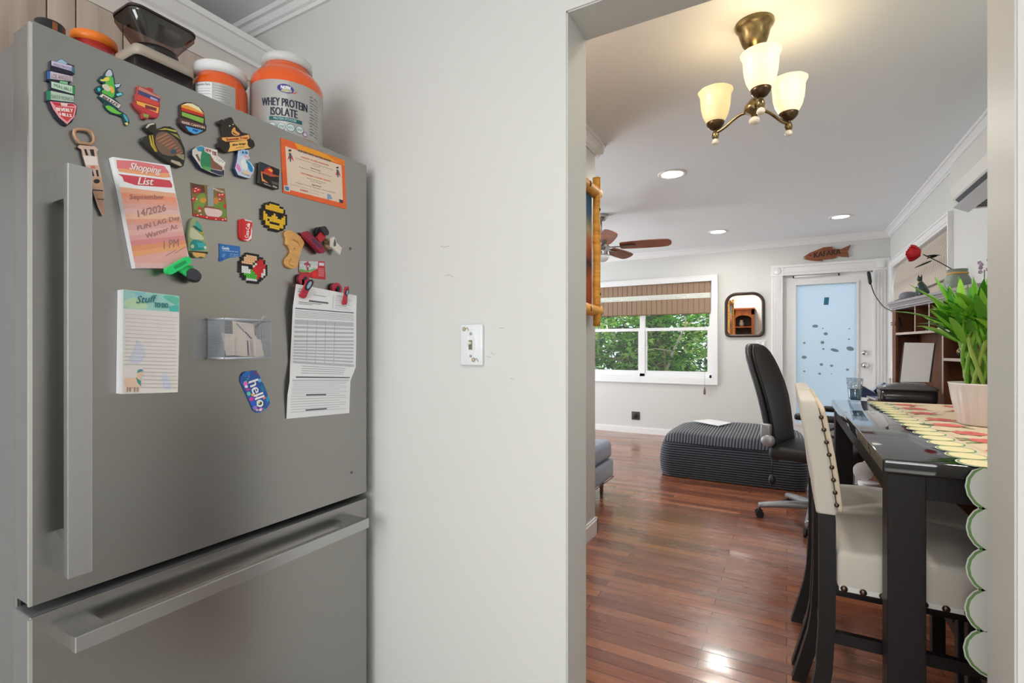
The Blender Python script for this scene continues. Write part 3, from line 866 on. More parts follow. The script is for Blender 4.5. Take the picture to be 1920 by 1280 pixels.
# jar with orange lid, mostly hidden
c = P(175, 80, z=1.95); jx3, jy3 = -1.487, .560
t = thing('snack_jar', 'red jar with a bright orange lid at the back of the refrigerator top', 'jar', (jx3, jy3, TZ))
mb = MB(); mb.lathe([(0, 0), (.042, 0), (.044, .01), (.044, .190), (.040, .192)], (jx3, jy3, TZ), mat('red_clear', hx(206, 60, 60), .15, trans=.3, coat=.5), 30); mb.build('jar_body', t)
mb = MB(); mb.lathe([(0, .212), (.044, .212), (.046, .209), (.046, .189), (0, .188)], (jx3, jy3, TZ), M_orng, 30); mb.build('lid', t)
jx4, jy4 = -1.467, .470
t = thing('spice_tin', 'small dark round tin with a copper stripe beside the orange lidded jar', 'tin', (jx4, jy4, TZ))
mb = MB(); mb.lathe([(0, 0), (.027, 0), (.027, .188), (.025, .191), (0, .191)], (jx4, jy4, TZ), K(38, 36, 38, .3), 24)
Wt = wrap(jx4, jy4, .027, TZ); wrap_rect(mb, Wt, .004, .013, .0, .186, K(150, 88, 52, .4), .0006, 4); mb.build('tin_body', t)
# coffee grinder with a smoked hopper
gx, gy = -1.32, .617
t = thing('coffee_grinder', 'coffee grinder with a smoked clear hopper and silver ribbed collar on the refrigerator', 'coffee grinder', (gx, gy, TZ))
def rrect(cx_, cy_, hx_, hy_, r, z, n=5):
    pts = []
    for (sx_, sy_, q0) in ((1, 1, 0), (-1, 1, 90), (-1, -1, 180), (1, -1, 270)):
        for i in range(n + 1):
            q = math.radians(q0 + 90 * i / n); pts.append(Vector((cx_ + sx_ * (hx_ - r) + r * math.cos(q), cy_ + sy_ * (hy_ - r) + r * math.sin(q), z)))
    return pts
def loft(mb, rings, m, smooth=True, cap0=True, cap1=True):
    n = len(rings[0])
    mb.add([p for r in rings for p in r], [(i + n * k, (i + 1) % n + n * k, (i + 1) % n + n * (k + 1), i + n * (k + 1)) for k in range(len(rings) - 1) for i in range(n)], m, smooth)
    if cap0: mb.add(rings[0], [list(range(n))[::-1]], m)
    if cap1: mb.add(rings[-1], [list(range(n))], m)
M_smoke = thin('smoked_plastic', (.52, .42, .40), .10)
mb = MB(); loft(mb, [rrect(gx, gy, .052, .062, .012, TZ + .0), rrect(gx, gy, .052, .062, .012, TZ + .112)], K(34, 28, 28, .25)); mb.build('body', t)
mb = MB(); loft(mb, [rrect(gx, gy, .054, .064, .014, TZ + .112), rrect(gx, gy, .054, .064, .014, TZ + .136)], K(176, 164, 150, .3)); mb.build('front_band', t)
mb = MB(); mb.lathe([(.0, .136), (.046, .136), (.047, .150), (.045, .158), (0, .158)], (gx, gy, TZ), K(30, 26, 26, .4), 48, fn=lambda q, h: 1 + .015 * math.sin(q * 48)); mb.build('collar', t)
mb = MB()
loft(mb, [rrect(gx, gy, .032, .036, .014, TZ + .158), rrect(gx, gy, .040, .048, .016, TZ + .178), rrect(gx, gy, .052, .070, .022, TZ + .208), rrect(gx, gy, .052, .070, .022, TZ + .220)], M_smoke, True, False, False)
mb.build('hopper', t)
mb = MB(); loft(mb, [rrect(gx, gy, .0535, .0715, .023, TZ + .219), rrect(gx, gy, .0545, .0725, .024, TZ + .224), rrect(gx, gy, .050, .068, .02, TZ + .226)], K(50, 34, 30, .2)); mb.build('hopper_lid', t)
# white carton between the jars
mb = MB(); mb.box((-1.40, .868, TZ), (-1.318, .925, TZ + .20), M_white); tag(mb.build('carton'), 'plain white carton standing behind the two orange jars', 'carton')

# ------------------------------------------------------------------ flat things on the refrigerator door
REG = {'A': (80, 100, 9.14), 'B': (170, 120, 10.66), 'C': (260, 180, 9.143), 'D': (350, 210, 9.843), 'E': (470, 250, 8.53), 'F': (200, 285, 5.5625), 'G': (345, 335, 5.82),
       'H': (520, 420, 9.144), 'I': (210, 535, 6.096), 'J': (380, 580, 11.64), 'K': (530, 500, 9.14), 'L': (500, 630, 8.0), 'M': (440, 680, 12.8), 'N': (120, 230, 4.267), 'R': (330, 330, 5.333), 'Z': (0, 0, 1)}
def RP(reg, pts, x):
    a, b2, s_ = REG[reg]
    return [P(a + p[0] / s_, b2 + p[1] / s_, x=x) for p in pts]
def magnet(name, label, reg, outline, th, base_m, layers=(), texts=(), x0=FX, side=None, cat='magnet', group='fridge magnets', rnd=0, standoff=0.0006):
    """real raised plate of thickness th lying on the door; printed colours are inlaid on its face"""
    xf = x0 + standoff + th
    if rnd: outline = smooth_poly(outline, rnd)
    mb = MB(); mb.prism(RP(reg, outline, xf), (-th, 0, 0), base_m, side)
    d = .00005
    for i, L_ in enumerate(layers):
        m, pts = L_[0], L_[1]
        if len(L_) > 2: pts = smooth_poly(pts, L_[2])
        mb.prism(RP(reg, pts, xf + d * (i + 1)), (-d * (i + .5), 0, 0), m)
    for j, (s_, a, b2, c, m, bd) in enumerate(texts):
        q = RP(reg, [a, b2, c], xf + d * (len(layers) + 2))
        put_text(mb, s_, q[0], q[1], q[2], m, bd)
    return tag(mb.build(name), label, cat, group)
def rect(x0, y0, x1, y1): return [(x0, y0), (x1, y0), (x1, y1), (x0, y1)]
G_ = 'fridge magnets'
navyk = K(26, 26, 44)
magnet('souvenir_magnet', 'tall stacked street sign magnet ending in a red Beverly Hills shield', 'A',
 [(130, 120), (230, 140), (320, 90), (430, 170), (545, 215), (550, 360), (512, 365), (515, 470), (445, 530), (555, 560), (550, 715), (530, 850), (590, 890), (575, 1040), (500, 1180), (420, 1240), (340, 1210), (220, 1090), (130, 930), (95, 820), (62, 810), (62, 640), (130, 620), (118, 470), (60, 460), (60, 290), (125, 280)], .005, navyk,
 [(K(196, 188, 214), [(150, 125), (500, 215), (500, 305), (150, 205)]), (K(50, 110, 136), [(500, 215), (545, 232), (540, 350), (500, 310)]), (K(150, 190, 214), [(235, 143), (320, 98), (425, 172), (400, 185)]),
  (K(200, 186, 194), [(130, 305), (512, 395), (512, 485), (130, 435)]), (K(46, 96, 170), [(72, 300), (130, 305), (130, 440), (75, 440)]), (K(120, 190, 140), [(300, 470), (430, 490), (430, 535), (290, 500)]),
  (K(186, 212, 190), [(150, 480), (510, 560), (510, 690), (150, 585)]), (K(40, 140, 70), [(510, 560), (550, 570), (545, 705), (510, 692)]),
  (K(178, 196, 180), [(140, 640), (535, 725), (530, 840), (140, 795)]), (K(36, 130, 96), [(66, 640), (140, 640), (140, 798), (70, 800)]),
  (K(226, 150, 158), [(125, 822), (530, 862), (582, 900), (545, 1090), (420, 1215), (280, 1095), (180, 945)]), (K(190, 50, 60), [(150, 830), (520, 872), (560, 905), (220, 900)]), (K(196, 60, 66), [(215, 905), (550, 935), (520, 1080), (420, 1170), (300, 1070)]), (K(222, 200, 196), [(310, 845), (430, 855), (420, 905), (320, 895)])],
 [('HOLLYWOOD', (185, 208), (495, 290), (185, 160), K(120, 96, 110), 0), ('LOS ANGELES', (150, 425), (495, 475), (150, 345), K(130, 110, 130), 0), ('MALIBU', (195, 570), (485, 655), (195, 515), K(70, 110, 84), 0), ('SANTA MONICA', (150, 770), (520, 825), (150, 700), K(96, 116, 100), 0),
  ('BEVERLY', (240, 985), (520, 1010), (235, 925), K(240, 226, 220), .0004), ('HILLS', (300, 1065), (500, 1095), (290, 1010), K(240, 226, 220), .0004)])
magnet('lizard_magnet', 'bright green lizard magnet with a white name banner across its body', 'B',
 [(370, 90), (420, 110), (460, 200), (490, 370), (500, 400), (560, 380), (620, 410), (590, 450), (530, 510), (560, 560), (640, 570), (655, 610), (560, 650), (510, 650), (490, 700), (615, 820), (565, 900), (530, 900), (640, 960), (720, 1020), (770, 1120), (775, 1190), (730, 1230), (690, 1180), (650, 1060), (560, 1020), (420, 980), (330, 900), (275, 820), (280, 765), (160, 650), (195, 600), (130, 560), (100, 490), (140, 440), (210, 470), (190, 430), (260, 385), (200, 360), (160, 300), (215, 230), (280, 255), (295, 170)], .004, K(20, 66, 74),
 [(K(90, 180, 76), [(290, 250), (440, 230), (470, 400), (490, 560), (450, 690), (330, 620), (200, 560), (300, 480)], 1), (K(190, 196, 206), [(310, 170), (370, 100), (420, 140), (440, 240), (340, 245), (290, 240)], 1), (K(222, 208, 90), [(290, 260), (380, 260), (370, 340), (210, 350), (180, 300), (250, 310)], 1),
  (K(232, 180, 70), [(370, 420), (450, 460), (480, 560), (420, 600)], 1), (K(210, 200, 180), [(200, 420), (330, 390), (420, 520), (330, 560)], 1), (K(60, 190, 200), [(130, 480), (180, 465), (205, 520), (160, 560)], 1), (K(186, 210, 226), [(480, 410), (600, 395), (570, 450), (510, 470)]), (K(110, 210, 220), [(510, 600), (600, 570), (645, 605), (540, 640)]),
  (K(110, 190, 70), [(285, 830), (400, 830), (560, 960), (640, 985), (560, 1010), (400, 960), (320, 890)], 1), (K(80, 170, 190), [(640, 990), (700, 1020), (755, 1110), (745, 1170), (690, 1110)], 1), (K(222, 216, 120), [(680, 1180), (730, 1160), (755, 1200), (720, 1225)]),
  (K(226, 214, 206), [(175, 640), (240, 595), (410, 690), (605, 820), (560, 885), (380, 760)])],
 [('BELIZE', (235, 675), (540, 855), (262, 630), K(70, 40, 40), .0004)])
magnet('bus_magnet', 'small red and yellow layered souvenir magnet right of the lizard', 'B',
 [(960, 430), (1130, 490), (1160, 462), (1250, 500), (1250, 570), (1402, 660), (1380, 780), (1392, 830), (1360, 1040), (1330, 1082), (1180, 1060), (1140, 1100), (1050, 1080), (1030, 980), (930, 880), (890, 820), (860, 760), (915, 720), (915, 600), (945, 560)], .008, K(170, 60, 60),
 [(K(196, 130, 116), [(965, 440), (1392, 662), (1384, 690), (955, 515)]), (K(70, 70, 116), [(955, 515), (1384, 690), (1366, 765), (950, 600)]), (K(170, 170, 214), [(1200, 650), (1330, 705), (1350, 745), (1190, 690)]), (K(206, 74, 62), [(940, 600), (1366, 765), (1366, 850), (920, 715)]), (K(236, 176, 74), [(915, 735), (1366, 870), (1345, 985), (930, 800)]),
  (K(120, 50, 60), [(1090, 810), (1320, 880), (1310, 945), (1090, 880)]), (K(196, 56, 70), [(935, 815), (1345, 985), (1340, 1070), (1180, 1020), (955, 875)]), (K(130, 170, 76), [(1050, 985), (1160, 1015), (1145, 1075), (1065, 1055)])])
magnet('landscape_magnet', 'rounded sunset landscape badge magnet with green hills and blue water', 'C',
 [(720, 140), (790, 105), (900, 108), (1020, 170), (1110, 260), (1130, 360), (1140, 480), (1165, 510), (1155, 600), (1050, 650), (950, 660), (830, 610), (740, 530), (690, 460), (690, 370), (722, 340)], .006, K(52, 34, 34),
 [(K(240, 226, 180), [(735, 155), (830, 122), (920, 128), (1030, 190), (1105, 285), (960, 225)]), (K(236, 156, 60), [(732, 152), (850, 160), (1112, 292), (1112, 312), (860, 235), (732, 190)]), (K(196, 56, 40), [(732, 190), (860, 230), (1112, 312), (1112, 358), (735, 250)]), (K(132, 180, 76), [(740, 268), (1115, 385), (1110, 470), (742, 335)]),
  (K(94, 62, 56), [(702, 372), (1152, 512), (1148, 562), (702, 452)]), (K(70, 160, 220), [(800, 512), (1105, 590), (1020, 640), (950, 648), (860, 600)]), (K(30, 80, 150), [(920, 560), (1030, 590), (1000, 620), (930, 595)])],
 [('RIVER CANYON', (745, 468), (1130, 562), (740, 425), K(222, 196, 186), .0003)])
st = []
for i in range(9):
    a = (330 + i * 42, 640 + i * 46)
    st.append((K(190, 116, 80), [(a[0] - 30 + i * 8, a[1] + 90 - i * 6), (a[0] + 160 - i * 6, a[1] - 5), (a[0] + 168 - i * 6, a[1] + 8), (a[0] - 24 + i * 8, a[1] + 108 - i * 6)]))
magnet('fish_magnet', 'large striped tropical fish magnet with yellow striped fins', 'C',
 [(110, 530), (150, 470), (250, 448), (298, 480), (300, 560), (330, 570), (420, 520), (540, 520), (640, 580), (700, 690), (745, 800), (790, 900), (800, 1050), (770, 1200), (720, 1222), (560, 1160), (380, 1050), (300, 980), (150, 860), (70, 760), (90, 700), (200, 655), (265, 650), (210, 620)], .010, K(44, 42, 36),
 [(K(116, 92, 78), [(300, 640), (430, 600), (560, 660), (700, 800), (780, 980), (700, 1000), (560, 1040), (360, 980), (280, 800)], 1), (K(196, 186, 172), [(120, 540), (160, 480), (250, 455), (280, 480), (200, 500), (140, 555)])] + st +
 [(K(196, 184, 80), [(340, 580), (450, 550), (640, 590), (650, 620), (480, 575)]), (K(150, 150, 70), [(540, 630), (660, 660), (715, 740), (640, 690)]), (K(196, 170, 60), [(180, 680), (200, 670), (240, 840), (310, 950), (290, 955), (210, 840)]), (K(196, 160, 50), [(225, 670), (245, 670), (270, 830), (330, 960), (250, 840)]),
  (K(50, 76, 92), [(555, 930), (600, 900), (650, 940), (640, 980), (570, 985)]), (K(150, 136, 112), [(640, 1000), (780, 1000), (780, 1100), (700, 1060)]), (K(178, 166, 140), [(560, 1090), (700, 1130), (750, 1190), (710, 1200), (560, 1130)]), (K(20, 20, 20), ell(700, 1080, 22, 20, 10))])
magnet('city_magnet', 'New York skyline magnet with a green statue and white name box', 'D',
 [(105, 700), (180, 645), (270, 612), (320, 640), (565, 700), (572, 800), (720, 930), (692, 1012), (700, 1060), (698, 1172), (600, 1168), (430, 1105), (270, 1030), (105, 790)], .010, K(216, 206, 196),
 [(K(60, 140, 176), [(170, 660), (260, 625), (330, 650), (330, 740), (200, 720)]), (K(206, 200, 196), [(115, 710), (180, 670), (260, 800), (250, 900), (120, 780)]), (K(112, 92, 80), [(160, 790), (200, 770), (250, 880), (240, 930)]), (K(50, 130, 90), [(300, 650), (350, 740), (460, 790), (440, 1090), (260, 1020), (250, 850)], 1), (K(90, 160, 90), [(260, 1000), (350, 1000), (460, 1030), (430, 1095), (300, 1040)]),
  (K(130, 86, 70), [(430, 770), (500, 900), (660, 1020), (660, 1080), (450, 1040)]), (K(50, 56, 86), [(450, 1050), (640, 1090), (692, 1060), (692, 1165), (600, 1160), (440, 1095)]), (K(232, 228, 222), [(335, 655), (562, 705), (560, 800), (480, 850), (430, 760), (335, 730)]), (K(232, 228, 222), [(520, 830), (715, 932), (690, 1000), (515, 900)])],
 [('NEW', (350, 728), (455, 752), (350, 668), K(170, 80, 80), .0004), ('YORK', (470, 790), (552, 810), (468, 715), K(150, 90, 80), .0004), ('CITY', (540, 890), (680, 960), (545, 850), K(70, 76, 84), 0)], side=K(30, 36, 70))
magnet('bear_magnet', 'brown bear magnet holding an orange wooden sign reading Blue Ridge', 'D',
 [(600, 160), (650, 135), (700, 170), (740, 150), (780, 98), (830, 98), (860, 150), (870, 200), (950, 290), (1020, 370), (1160, 410), (1180, 490), (1240, 540), (1260, 620), (1220, 670), (1100, 700), (900, 722), (760, 745), (680, 720), (600, 640), (590, 570), (650, 540), (640, 460), (690, 430), (660, 250), (600, 200)], .009, K(44, 34, 30),
 [(K(232, 168, 92), [(650, 470), (950, 455), (1150, 415), (1165, 480), (1100, 520), (720, 545), (655, 510)]), (K(236, 184, 96), [(790, 560), (1110, 520), (1190, 660), (760, 735), (800, 640)]), (K(38, 30, 28), ell(705, 630, 90, 78, 16)), (K(38, 30, 28), ell(1185, 580, 62, 78, 16)),
  (K(226, 160, 90), [(830, 340), (870, 280), (900, 290), (900, 340), (940, 370), (985, 395), (970, 430), (890, 440), (830, 400)], 1), (K(60, 36, 26), [(850, 360), (900, 400), (950, 405), (900, 418), (855, 395)]), (K(222, 186, 120), ell(795, 255, 16, 14, 8)), (K(222, 186, 120), ell(858, 228, 14, 12, 8))],
 [('Summit Tree', (740, 530), (1125, 492), (728, 482), K(150, 40, 26), .0004), ('Blue Ridge', (850, 635), (1090, 605), (850, 590), K(40, 30, 26), .0003), ('parkway', (915, 678), (1065, 655), (915, 648), K(120, 60, 36), 0)])
magnet('seabird_magnet', 'white and blue seabird magnet below the bear', 'D',
 [(950, 720), (1035, 662), (1130, 700), (1150, 740), (1140, 800), (1168, 852), (1120, 880), (1190, 940), (1250, 1030), (1230, 1110), (1190, 1160), (1172, 1222), (1080, 1205), (950, 1160), (893, 1040), (930, 880), (940, 790)], .009, K(200, 208, 226),
 [(K(150, 186, 226), [(960, 730), (1040, 680), (1120, 715), (1130, 790), (1040, 800), (980, 790)], 1), (K(60, 120, 170), [(1070, 730), (1120, 720), (1135, 770), (1080, 775)]), (K(46, 60, 90), ell(1040, 745, 16, 22, 10)), (K(222, 160, 170), [(1040, 790), (1100, 800), (1155, 850), (1080, 835)]), (K(226, 230, 226), [(1000, 870), (1090, 860), (1130, 1000), (1110, 1080), (1010, 1040)], 1),
  (K(40, 130, 190), [(1110, 890), (1180, 950), (1235, 1070), (1200, 1120), (1140, 1060)], 1), (K(50, 150, 150), [(1090, 870), (1130, 900), (1140, 980), (1100, 940)]), (K(222, 130, 190), [(920, 950), (960, 960), (1010, 1080), (980, 1110), (910, 1020)], 1), (K(222, 200, 170), [(1020, 1100), (1140, 1090), (1180, 1160), (1050, 1150)])],
 [('Florida', (1010, 1140), (1160, 1190), (1015, 1110), K(60, 60, 70), 0)], side=K(46, 60, 96))
magnet('cafe_magnet', 'square dark photo magnet with a red star sign standing off the door', 'E',
 [(158, 452), (462, 578), (446, 892), (140, 785)], .010, K(34, 28, 28),
 [(K(36, 52, 62), [(162, 456), (330, 528), (250, 560), (160, 600)]), (K(206, 44, 34), [(215, 580), (300, 535), (360, 590), (345, 650), (300, 640), (220, 620)]), (K(236, 170, 80), [(270, 575), (320, 562), (355, 600), (330, 620)]), (K(190, 84, 48), [(165, 600), (455, 680), (455, 692), (330, 690), (165, 625)]), (K(222, 140, 84), [(165, 625), (185, 640), (195, 720), (290, 800), (180, 760)]),
  (K(96, 84, 74), [(330, 760), (440, 790), (440, 830), (350, 810)]), (K(150, 140, 130), [(210, 790), (330, 840), (320, 850), (220, 815)]), (K(170, 160, 150), [(360, 830), (430, 862), (420, 880), (350, 850)])],
 [], side=K(56, 60, 56), standoff=.002)
# orange event flyer
tx = []
flyer = magnet('event_flyer', 'orange bordered event flyer with two small caped children printed on it', 'E',
 [(482, 66), (1502, 430), (1530, 1212), (515, 945)], .0008, K(232, 100, 48, .55),
 [(K(240, 160, 44, .6), [(700, 150), (1400, 400), (1440, 490), (760, 262)]), (K(236, 130, 40, .6), [(1200, 330), (1500, 432), (1505, 520), (1420, 490)]), (K(228, 206, 184, .6), [(553, 203), (1452, 512), (1478, 1118), (632, 905), (590, 830)]), (K(210, 216, 216, .6), [(535, 825), (628, 850), (630, 935), (540, 915)]), (K(80, 130, 170, .6), [(550, 842), (612, 858), (614, 918), (556, 905)]),
  (K(130, 160, 190, .6), [(1225, 965), (1270, 975), (1310, 1045), (1225, 1060)]), (K(60, 60, 80, .6), [(1415, 1050), (1480, 1070), (1478, 1118), (1420, 1105)])]
 + [L_ for (cx_, cy_, k) in ((630, 270, 1.0), (1390, 545, .85)) for L_ in ((K(206, 70, 56, .6), [(cx_ - 10 * k, cy_ + 60 * k), (cx_ + 30 * k, cy_ + 80 * k), (cx_ + 60 * k, cy_ + 180 * k), (cx_ + 10 * k, cy_ + 120 * k), (cx_ - 40 * k, cy_ + 150 * k)]), (K(40, 90, 110, .6), [(cx_ - 20 * k, cy_ + 40 * k), (cx_ + 20 * k, cy_ + 50 * k), (cx_ + 15 * k, cy_ + 185 * k), (cx_, cy_ + 185 * k)]), (K(222, 180, 150, .6), ell(cx_, cy_ + 20 * k, 20 * k, 24 * k, 10)), (K(40, 34, 36, .6), ell(cx_ - 2, cy_ + 2 * k, 25 * k, 16 * k, 10)))],
 [('IMPORTANT DATES SOON', (760, 288), (1280, 458), (765, 255), K(40, 76, 100, .6), .0003), ('AUGUST 14 OPEN AUDITIONS', (805, 385), (1250, 525), (805, 360), K(226, 120, 90, .6), .0002), ('Auditions at the school gym, bring family', (722, 398), (1325, 595), (722, 382), K(70, 60, 60, .6), 0), ('5 to 8 pm', (975, 515), (1105, 552), (975, 500), K(70, 60, 60, .6), 0),
  ('Open Evening', (960, 560), (1115, 612), (960, 540), K(60, 50, 50, .6), .0002), ('August 21 Parent night at school', (770, 545), (1290, 700), (770, 528), K(70, 60, 60, .6), 0), ('SEPTEMBER 5 GAME NIGHT', (800, 642), (1275, 778), (800, 618), K(232, 120, 70, .6), .0002), ('Games and snacks for all', (893, 715), (1195, 800), (893, 700), K(70, 60, 60, .6), 0), ('6 to 8 pm', (962, 772), (1130, 812), (962, 755), K(70, 60, 60, .6), 0),
  ('Spirit Week', (978, 830), (1128, 868), (978, 808), K(60, 50, 50, .6), .0002), ('October 12 to 16, wear your colours every day', (722, 795), (1355, 965), (722, 775), K(70, 60, 60, .6), 0), ('for more information see the school web page', (630, 815), (1180, 970), (630, 802), K(110, 96, 90, .6), 0), ('EVENTS', (795, 915), (920, 945), (795, 888), K(206, 60, 60, .6), .0002), ('school board', (940, 945), (1090, 985), (940, 935), K(90, 80, 80, .6), 0)],
 cat='flyer', group='papers on the refrigerator')
magnet('picture_magnet', 'square red mushroom and spring water picture magnet above the green car magnet', 'G',
 [(75, 38), (100, 55), (250, 70), (300, 100), (445, 108), (452, 180), (465, 300), (472, 465), (300, 450), (100, 405), (92, 250)], .0012, K(130, 106, 60),
 [(K(96, 56, 44), [(80, 45), (220, 75), (230, 150), (95, 160)]), (K(196, 50, 50), ell(140, 125, 48, 30, 14)), (K(206, 60, 56), ell(125, 228, 42, 26, 14)), (K(120, 150, 70), [(160, 160), (240, 160), (240, 300), (110, 360), (110, 260)], 1), (K(212, 150, 60), ell(210, 235, 36, 28, 12)), (K(150, 156, 156), [(255, 80), (320, 95), (325, 300), (262, 300)]), (K(110, 140, 60), [(325, 200), (455, 240), (465, 430), (420, 440), (330, 330)], 1),
  (K(206, 56, 50), [(350, 165), (440, 160), (455, 200), (370, 190)]), (K(196, 60, 56), ell(400, 230, 28, 22, 12)), (K(200, 130, 60), ell(350, 240, 30, 40, 10)), (K(222, 196, 190), [(222, 305), (420, 340), (415, 400), (350, 435), (280, 430), (228, 370)], 1), (K(150, 60, 60), [(235, 305), (400, 330), (395, 338), (235, 314)]), (K(190, 46, 46), [(105, 375), (200, 400), (468, 430), (470, 462), (300, 448), (102, 403)]), (K(206, 70, 60), ell(172, 320, 22, 18, 10)), (K(226, 196, 160), ell(172, 350, 16, 14, 10)), (K(196, 60, 56), ell(448, 300, 16, 26, 10))]
 + [(K(232, 222, 210), ell(a, b2, 9, 6, 8)) for a, b2 in ((130, 105), (155, 120), (120, 135), (100, 215), (140, 222), (150, 398), (185, 392), (250, 420), (350, 440), (425, 446), (455, 440), (390, 175), (420, 172), (392, 222))],
 [('MAGIC', (320, 118), (440, 160), (322, 98), K(226, 206, 200), .0004)])
magnet('van_magnet', 'green car magnet with a surfboard, beside the shopping list', 'G',
 [(110, 422), (150, 430), (200, 520), (240, 660), (265, 760), (262, 820), (235, 815), (232, 860), (190, 850), (150, 862), (115, 850), (90, 810), (50, 790), (45, 600), (75, 460)], .008, K(150, 160, 120),
 [(K(70, 160, 150), [(140, 450), (190, 520), (220, 620), (170, 600), (120, 500)]), (K(196, 196, 160), [(70, 520), (130, 560), (215, 640), (220, 670), (100, 660), (60, 640)], 1), (K(180, 150, 40), ell(195, 592, 22, 20, 10)), (K(30, 90, 84), [(90, 510), (120, 512), (200, 570), (195, 582), (130, 550)]), (K(40, 140, 136), [(70, 690), (120, 655), (220, 690), (258, 770), (150, 785), (60, 780)], 1), (K(60, 170, 170), [(140, 695), (220, 700), (230, 750), (160, 750)]),
  (K(186, 200, 160), ell(92, 738, 20, 22, 10)), (K(196, 214, 206), ell(232, 750, 14, 18, 10)), (K(60, 46, 36), [(55, 785), (262, 798), (258, 820), (60, 795)]), (K(222, 170, 96), [(95, 800), (232, 815), (225, 860), (180, 845), (140, 860), (100, 830)])])
magnet('soda_can_magnet', 'small red soda can shaped magnet with white script lettering', 'G',
 [(615, 445), (640, 435), (735, 458), (746, 485), (744, 650), (728, 675), (690, 682), (640, 668), (618, 640), (612, 560)], .006, K(206, 36, 36, .25),
 [(K(206, 206, 206, .3), [(660, 440), (738, 460), (742, 474), (668, 456)]), (K(226, 226, 226, .3), [(735, 520), (742, 560), (738, 650), (700, 678), (650, 665), (700, 660), (728, 610)]), (K(176, 30, 30, .3), [(614, 470), (632, 455), (640, 655), (622, 640)])],
 [('Coca-Cola', (702, 645), (722, 488), (662, 640), K(240, 236, 232), .0004)])
magnet('note_magnet', 'flat blue text magnet with a curled corner left of the round green bead magnet', 'G',
 [(385, 706), (420, 712), (612, 738), (616, 850), (520, 858), (470, 872), (400, 905), (382, 890), (390, 850)], .0015, K(44, 104, 172),
 [(K(30, 80, 150), ell(408, 875, 22, 18, 12)), (K(90, 146, 200), [(420, 820), (460, 820), (440, 850), (420, 862)])],
 [('Gentle', (415, 770), (495, 778), (415, 735), K(210, 226, 240), .0003), ('reminders for you', (418, 790), (592, 805), (418, 776), K(200, 220, 240), .0002), ('be kind', (505, 826), (592, 836), (505, 812), K(170, 200, 230), 0), ('to others', (498, 846), (600, 852), (498, 834), K(170, 200, 230), 0)])
# pixel bead magnets
def beads(name, label, cx_, cz_, rows, cmap, b_=.0054, th=.005):
    mb = MB(); n = len(rows)
    for i, r in enumerate(rows):
        for j, ch in enumerate(r):
            if ch == '.': continue
            y = cx_ + (j - (len(r) - 1) / 2) * b_; z = cz_ + ((n - 1) / 2 - i) * b_
            k = 8
            ring = lambda rr, x: [(x, y + rr * math.cos(2 * PI * q / k + PI / 8), z + rr * math.sin(2 * PI * q / k + PI / 8)) for q in range(k)]
            A, B, D = ring(b_ * .545, FX + .0006), ring(b_ * .545, FX + th), ring(b_ * .2, FX + th)
            mb.add(A + B + D, [(q, (q + 1) % k, (q + 1) % k + k, q + k) for q in range(k)] + [(q + k, (q + 1) % k + k, (q + 1) % k + 2 * k, q + 2 * k) for q in range(k)], cmap[ch])
            mb.add([(p[0] - .0012, p[1], p[2]) for p in D], [list(range(k))], cmap[ch])
    return tag(mb.build(name), label, 'magnet', G_)
bk = K(34, 32, 34); yl = K(244, 196, 50)
c = P(512.5, 407, x=FX)
beads('bead_magnet', 'yellow smiling face magnet in black sunglasses made of fused beads', c.y, c.z,
 ['....KKKKK....', '..KKYYYYYKK..', '.KYYYYYYYYYK.', '.KYYYYYYYYYK.', 'KKKKKKKKKKKKK', 'KYKKKKYKKKKYK', 'KYYKKYYYKKYYK', 'KYYYYYYYYYYYK', 'KYYKYYYYYYYYK', '.KYYKKKKKYYK.', '.KYYYYYYYYYK.', '..KKYYYYYKK..', '....KKKKK....'], {'K': bk, 'Y': yl})
c = P(473.5, 503.5, x=FX)
beads('bead_magnet', 'round patchwork bead magnet in peach, green, red and white', c.y, c.z,
 ['...KKKKKK....', '..KPPPPPKKK..', '.KPPPPPPKRRK.', '.KPPPPPKRRRK.', 'KPPPPPKWRRRRK', 'KKKKKKWRRRRRK', 'KWWWKKRRRRRWK', 'KWWWWGRRRRRWK', 'KWWWWGGRRRWWK', '.KGGGGGGRRWK.', '.KKGGGGGRKK..', '..KWWWWWKK...', '....KKKKK....'], {'K': bk, 'P': K(236, 188, 142), 'R': K(214, 44, 48), 'G': K(84, 184, 64), 'W': K(226, 228, 226)})
magnet('footprint_magnet', 'light wood footprint shaped magnet with carved details', 'H',
 [(145, 130), (190, 98), (250, 115), (270, 135), (330, 155), (360, 190), (405, 215), (415, 245), (445, 275), (468, 330), (430, 400), (400, 500), (365, 590), (362, 690), (330, 745), (270, 768), (190, 740), (140, 665), (155, 590), (225, 520), (248, 460), (205, 370), (160, 340), (170, 240), (145, 190)], .008, M_ltwood,
 [(K(150, 104, 56), [(225, 262), (290, 262), (350, 300), (400, 380), (385, 375), (340, 315), (280, 280)]), (K(160, 112, 62), [(210, 600), (222, 600), (205, 680), (290, 730), (280, 735), (198, 690)]), (K(140, 96, 52), [(285, 400), (320, 430), (280, 425)]), (K(150, 100, 56), [(225, 600), (245, 590), (235, 625)])], rnd=1)
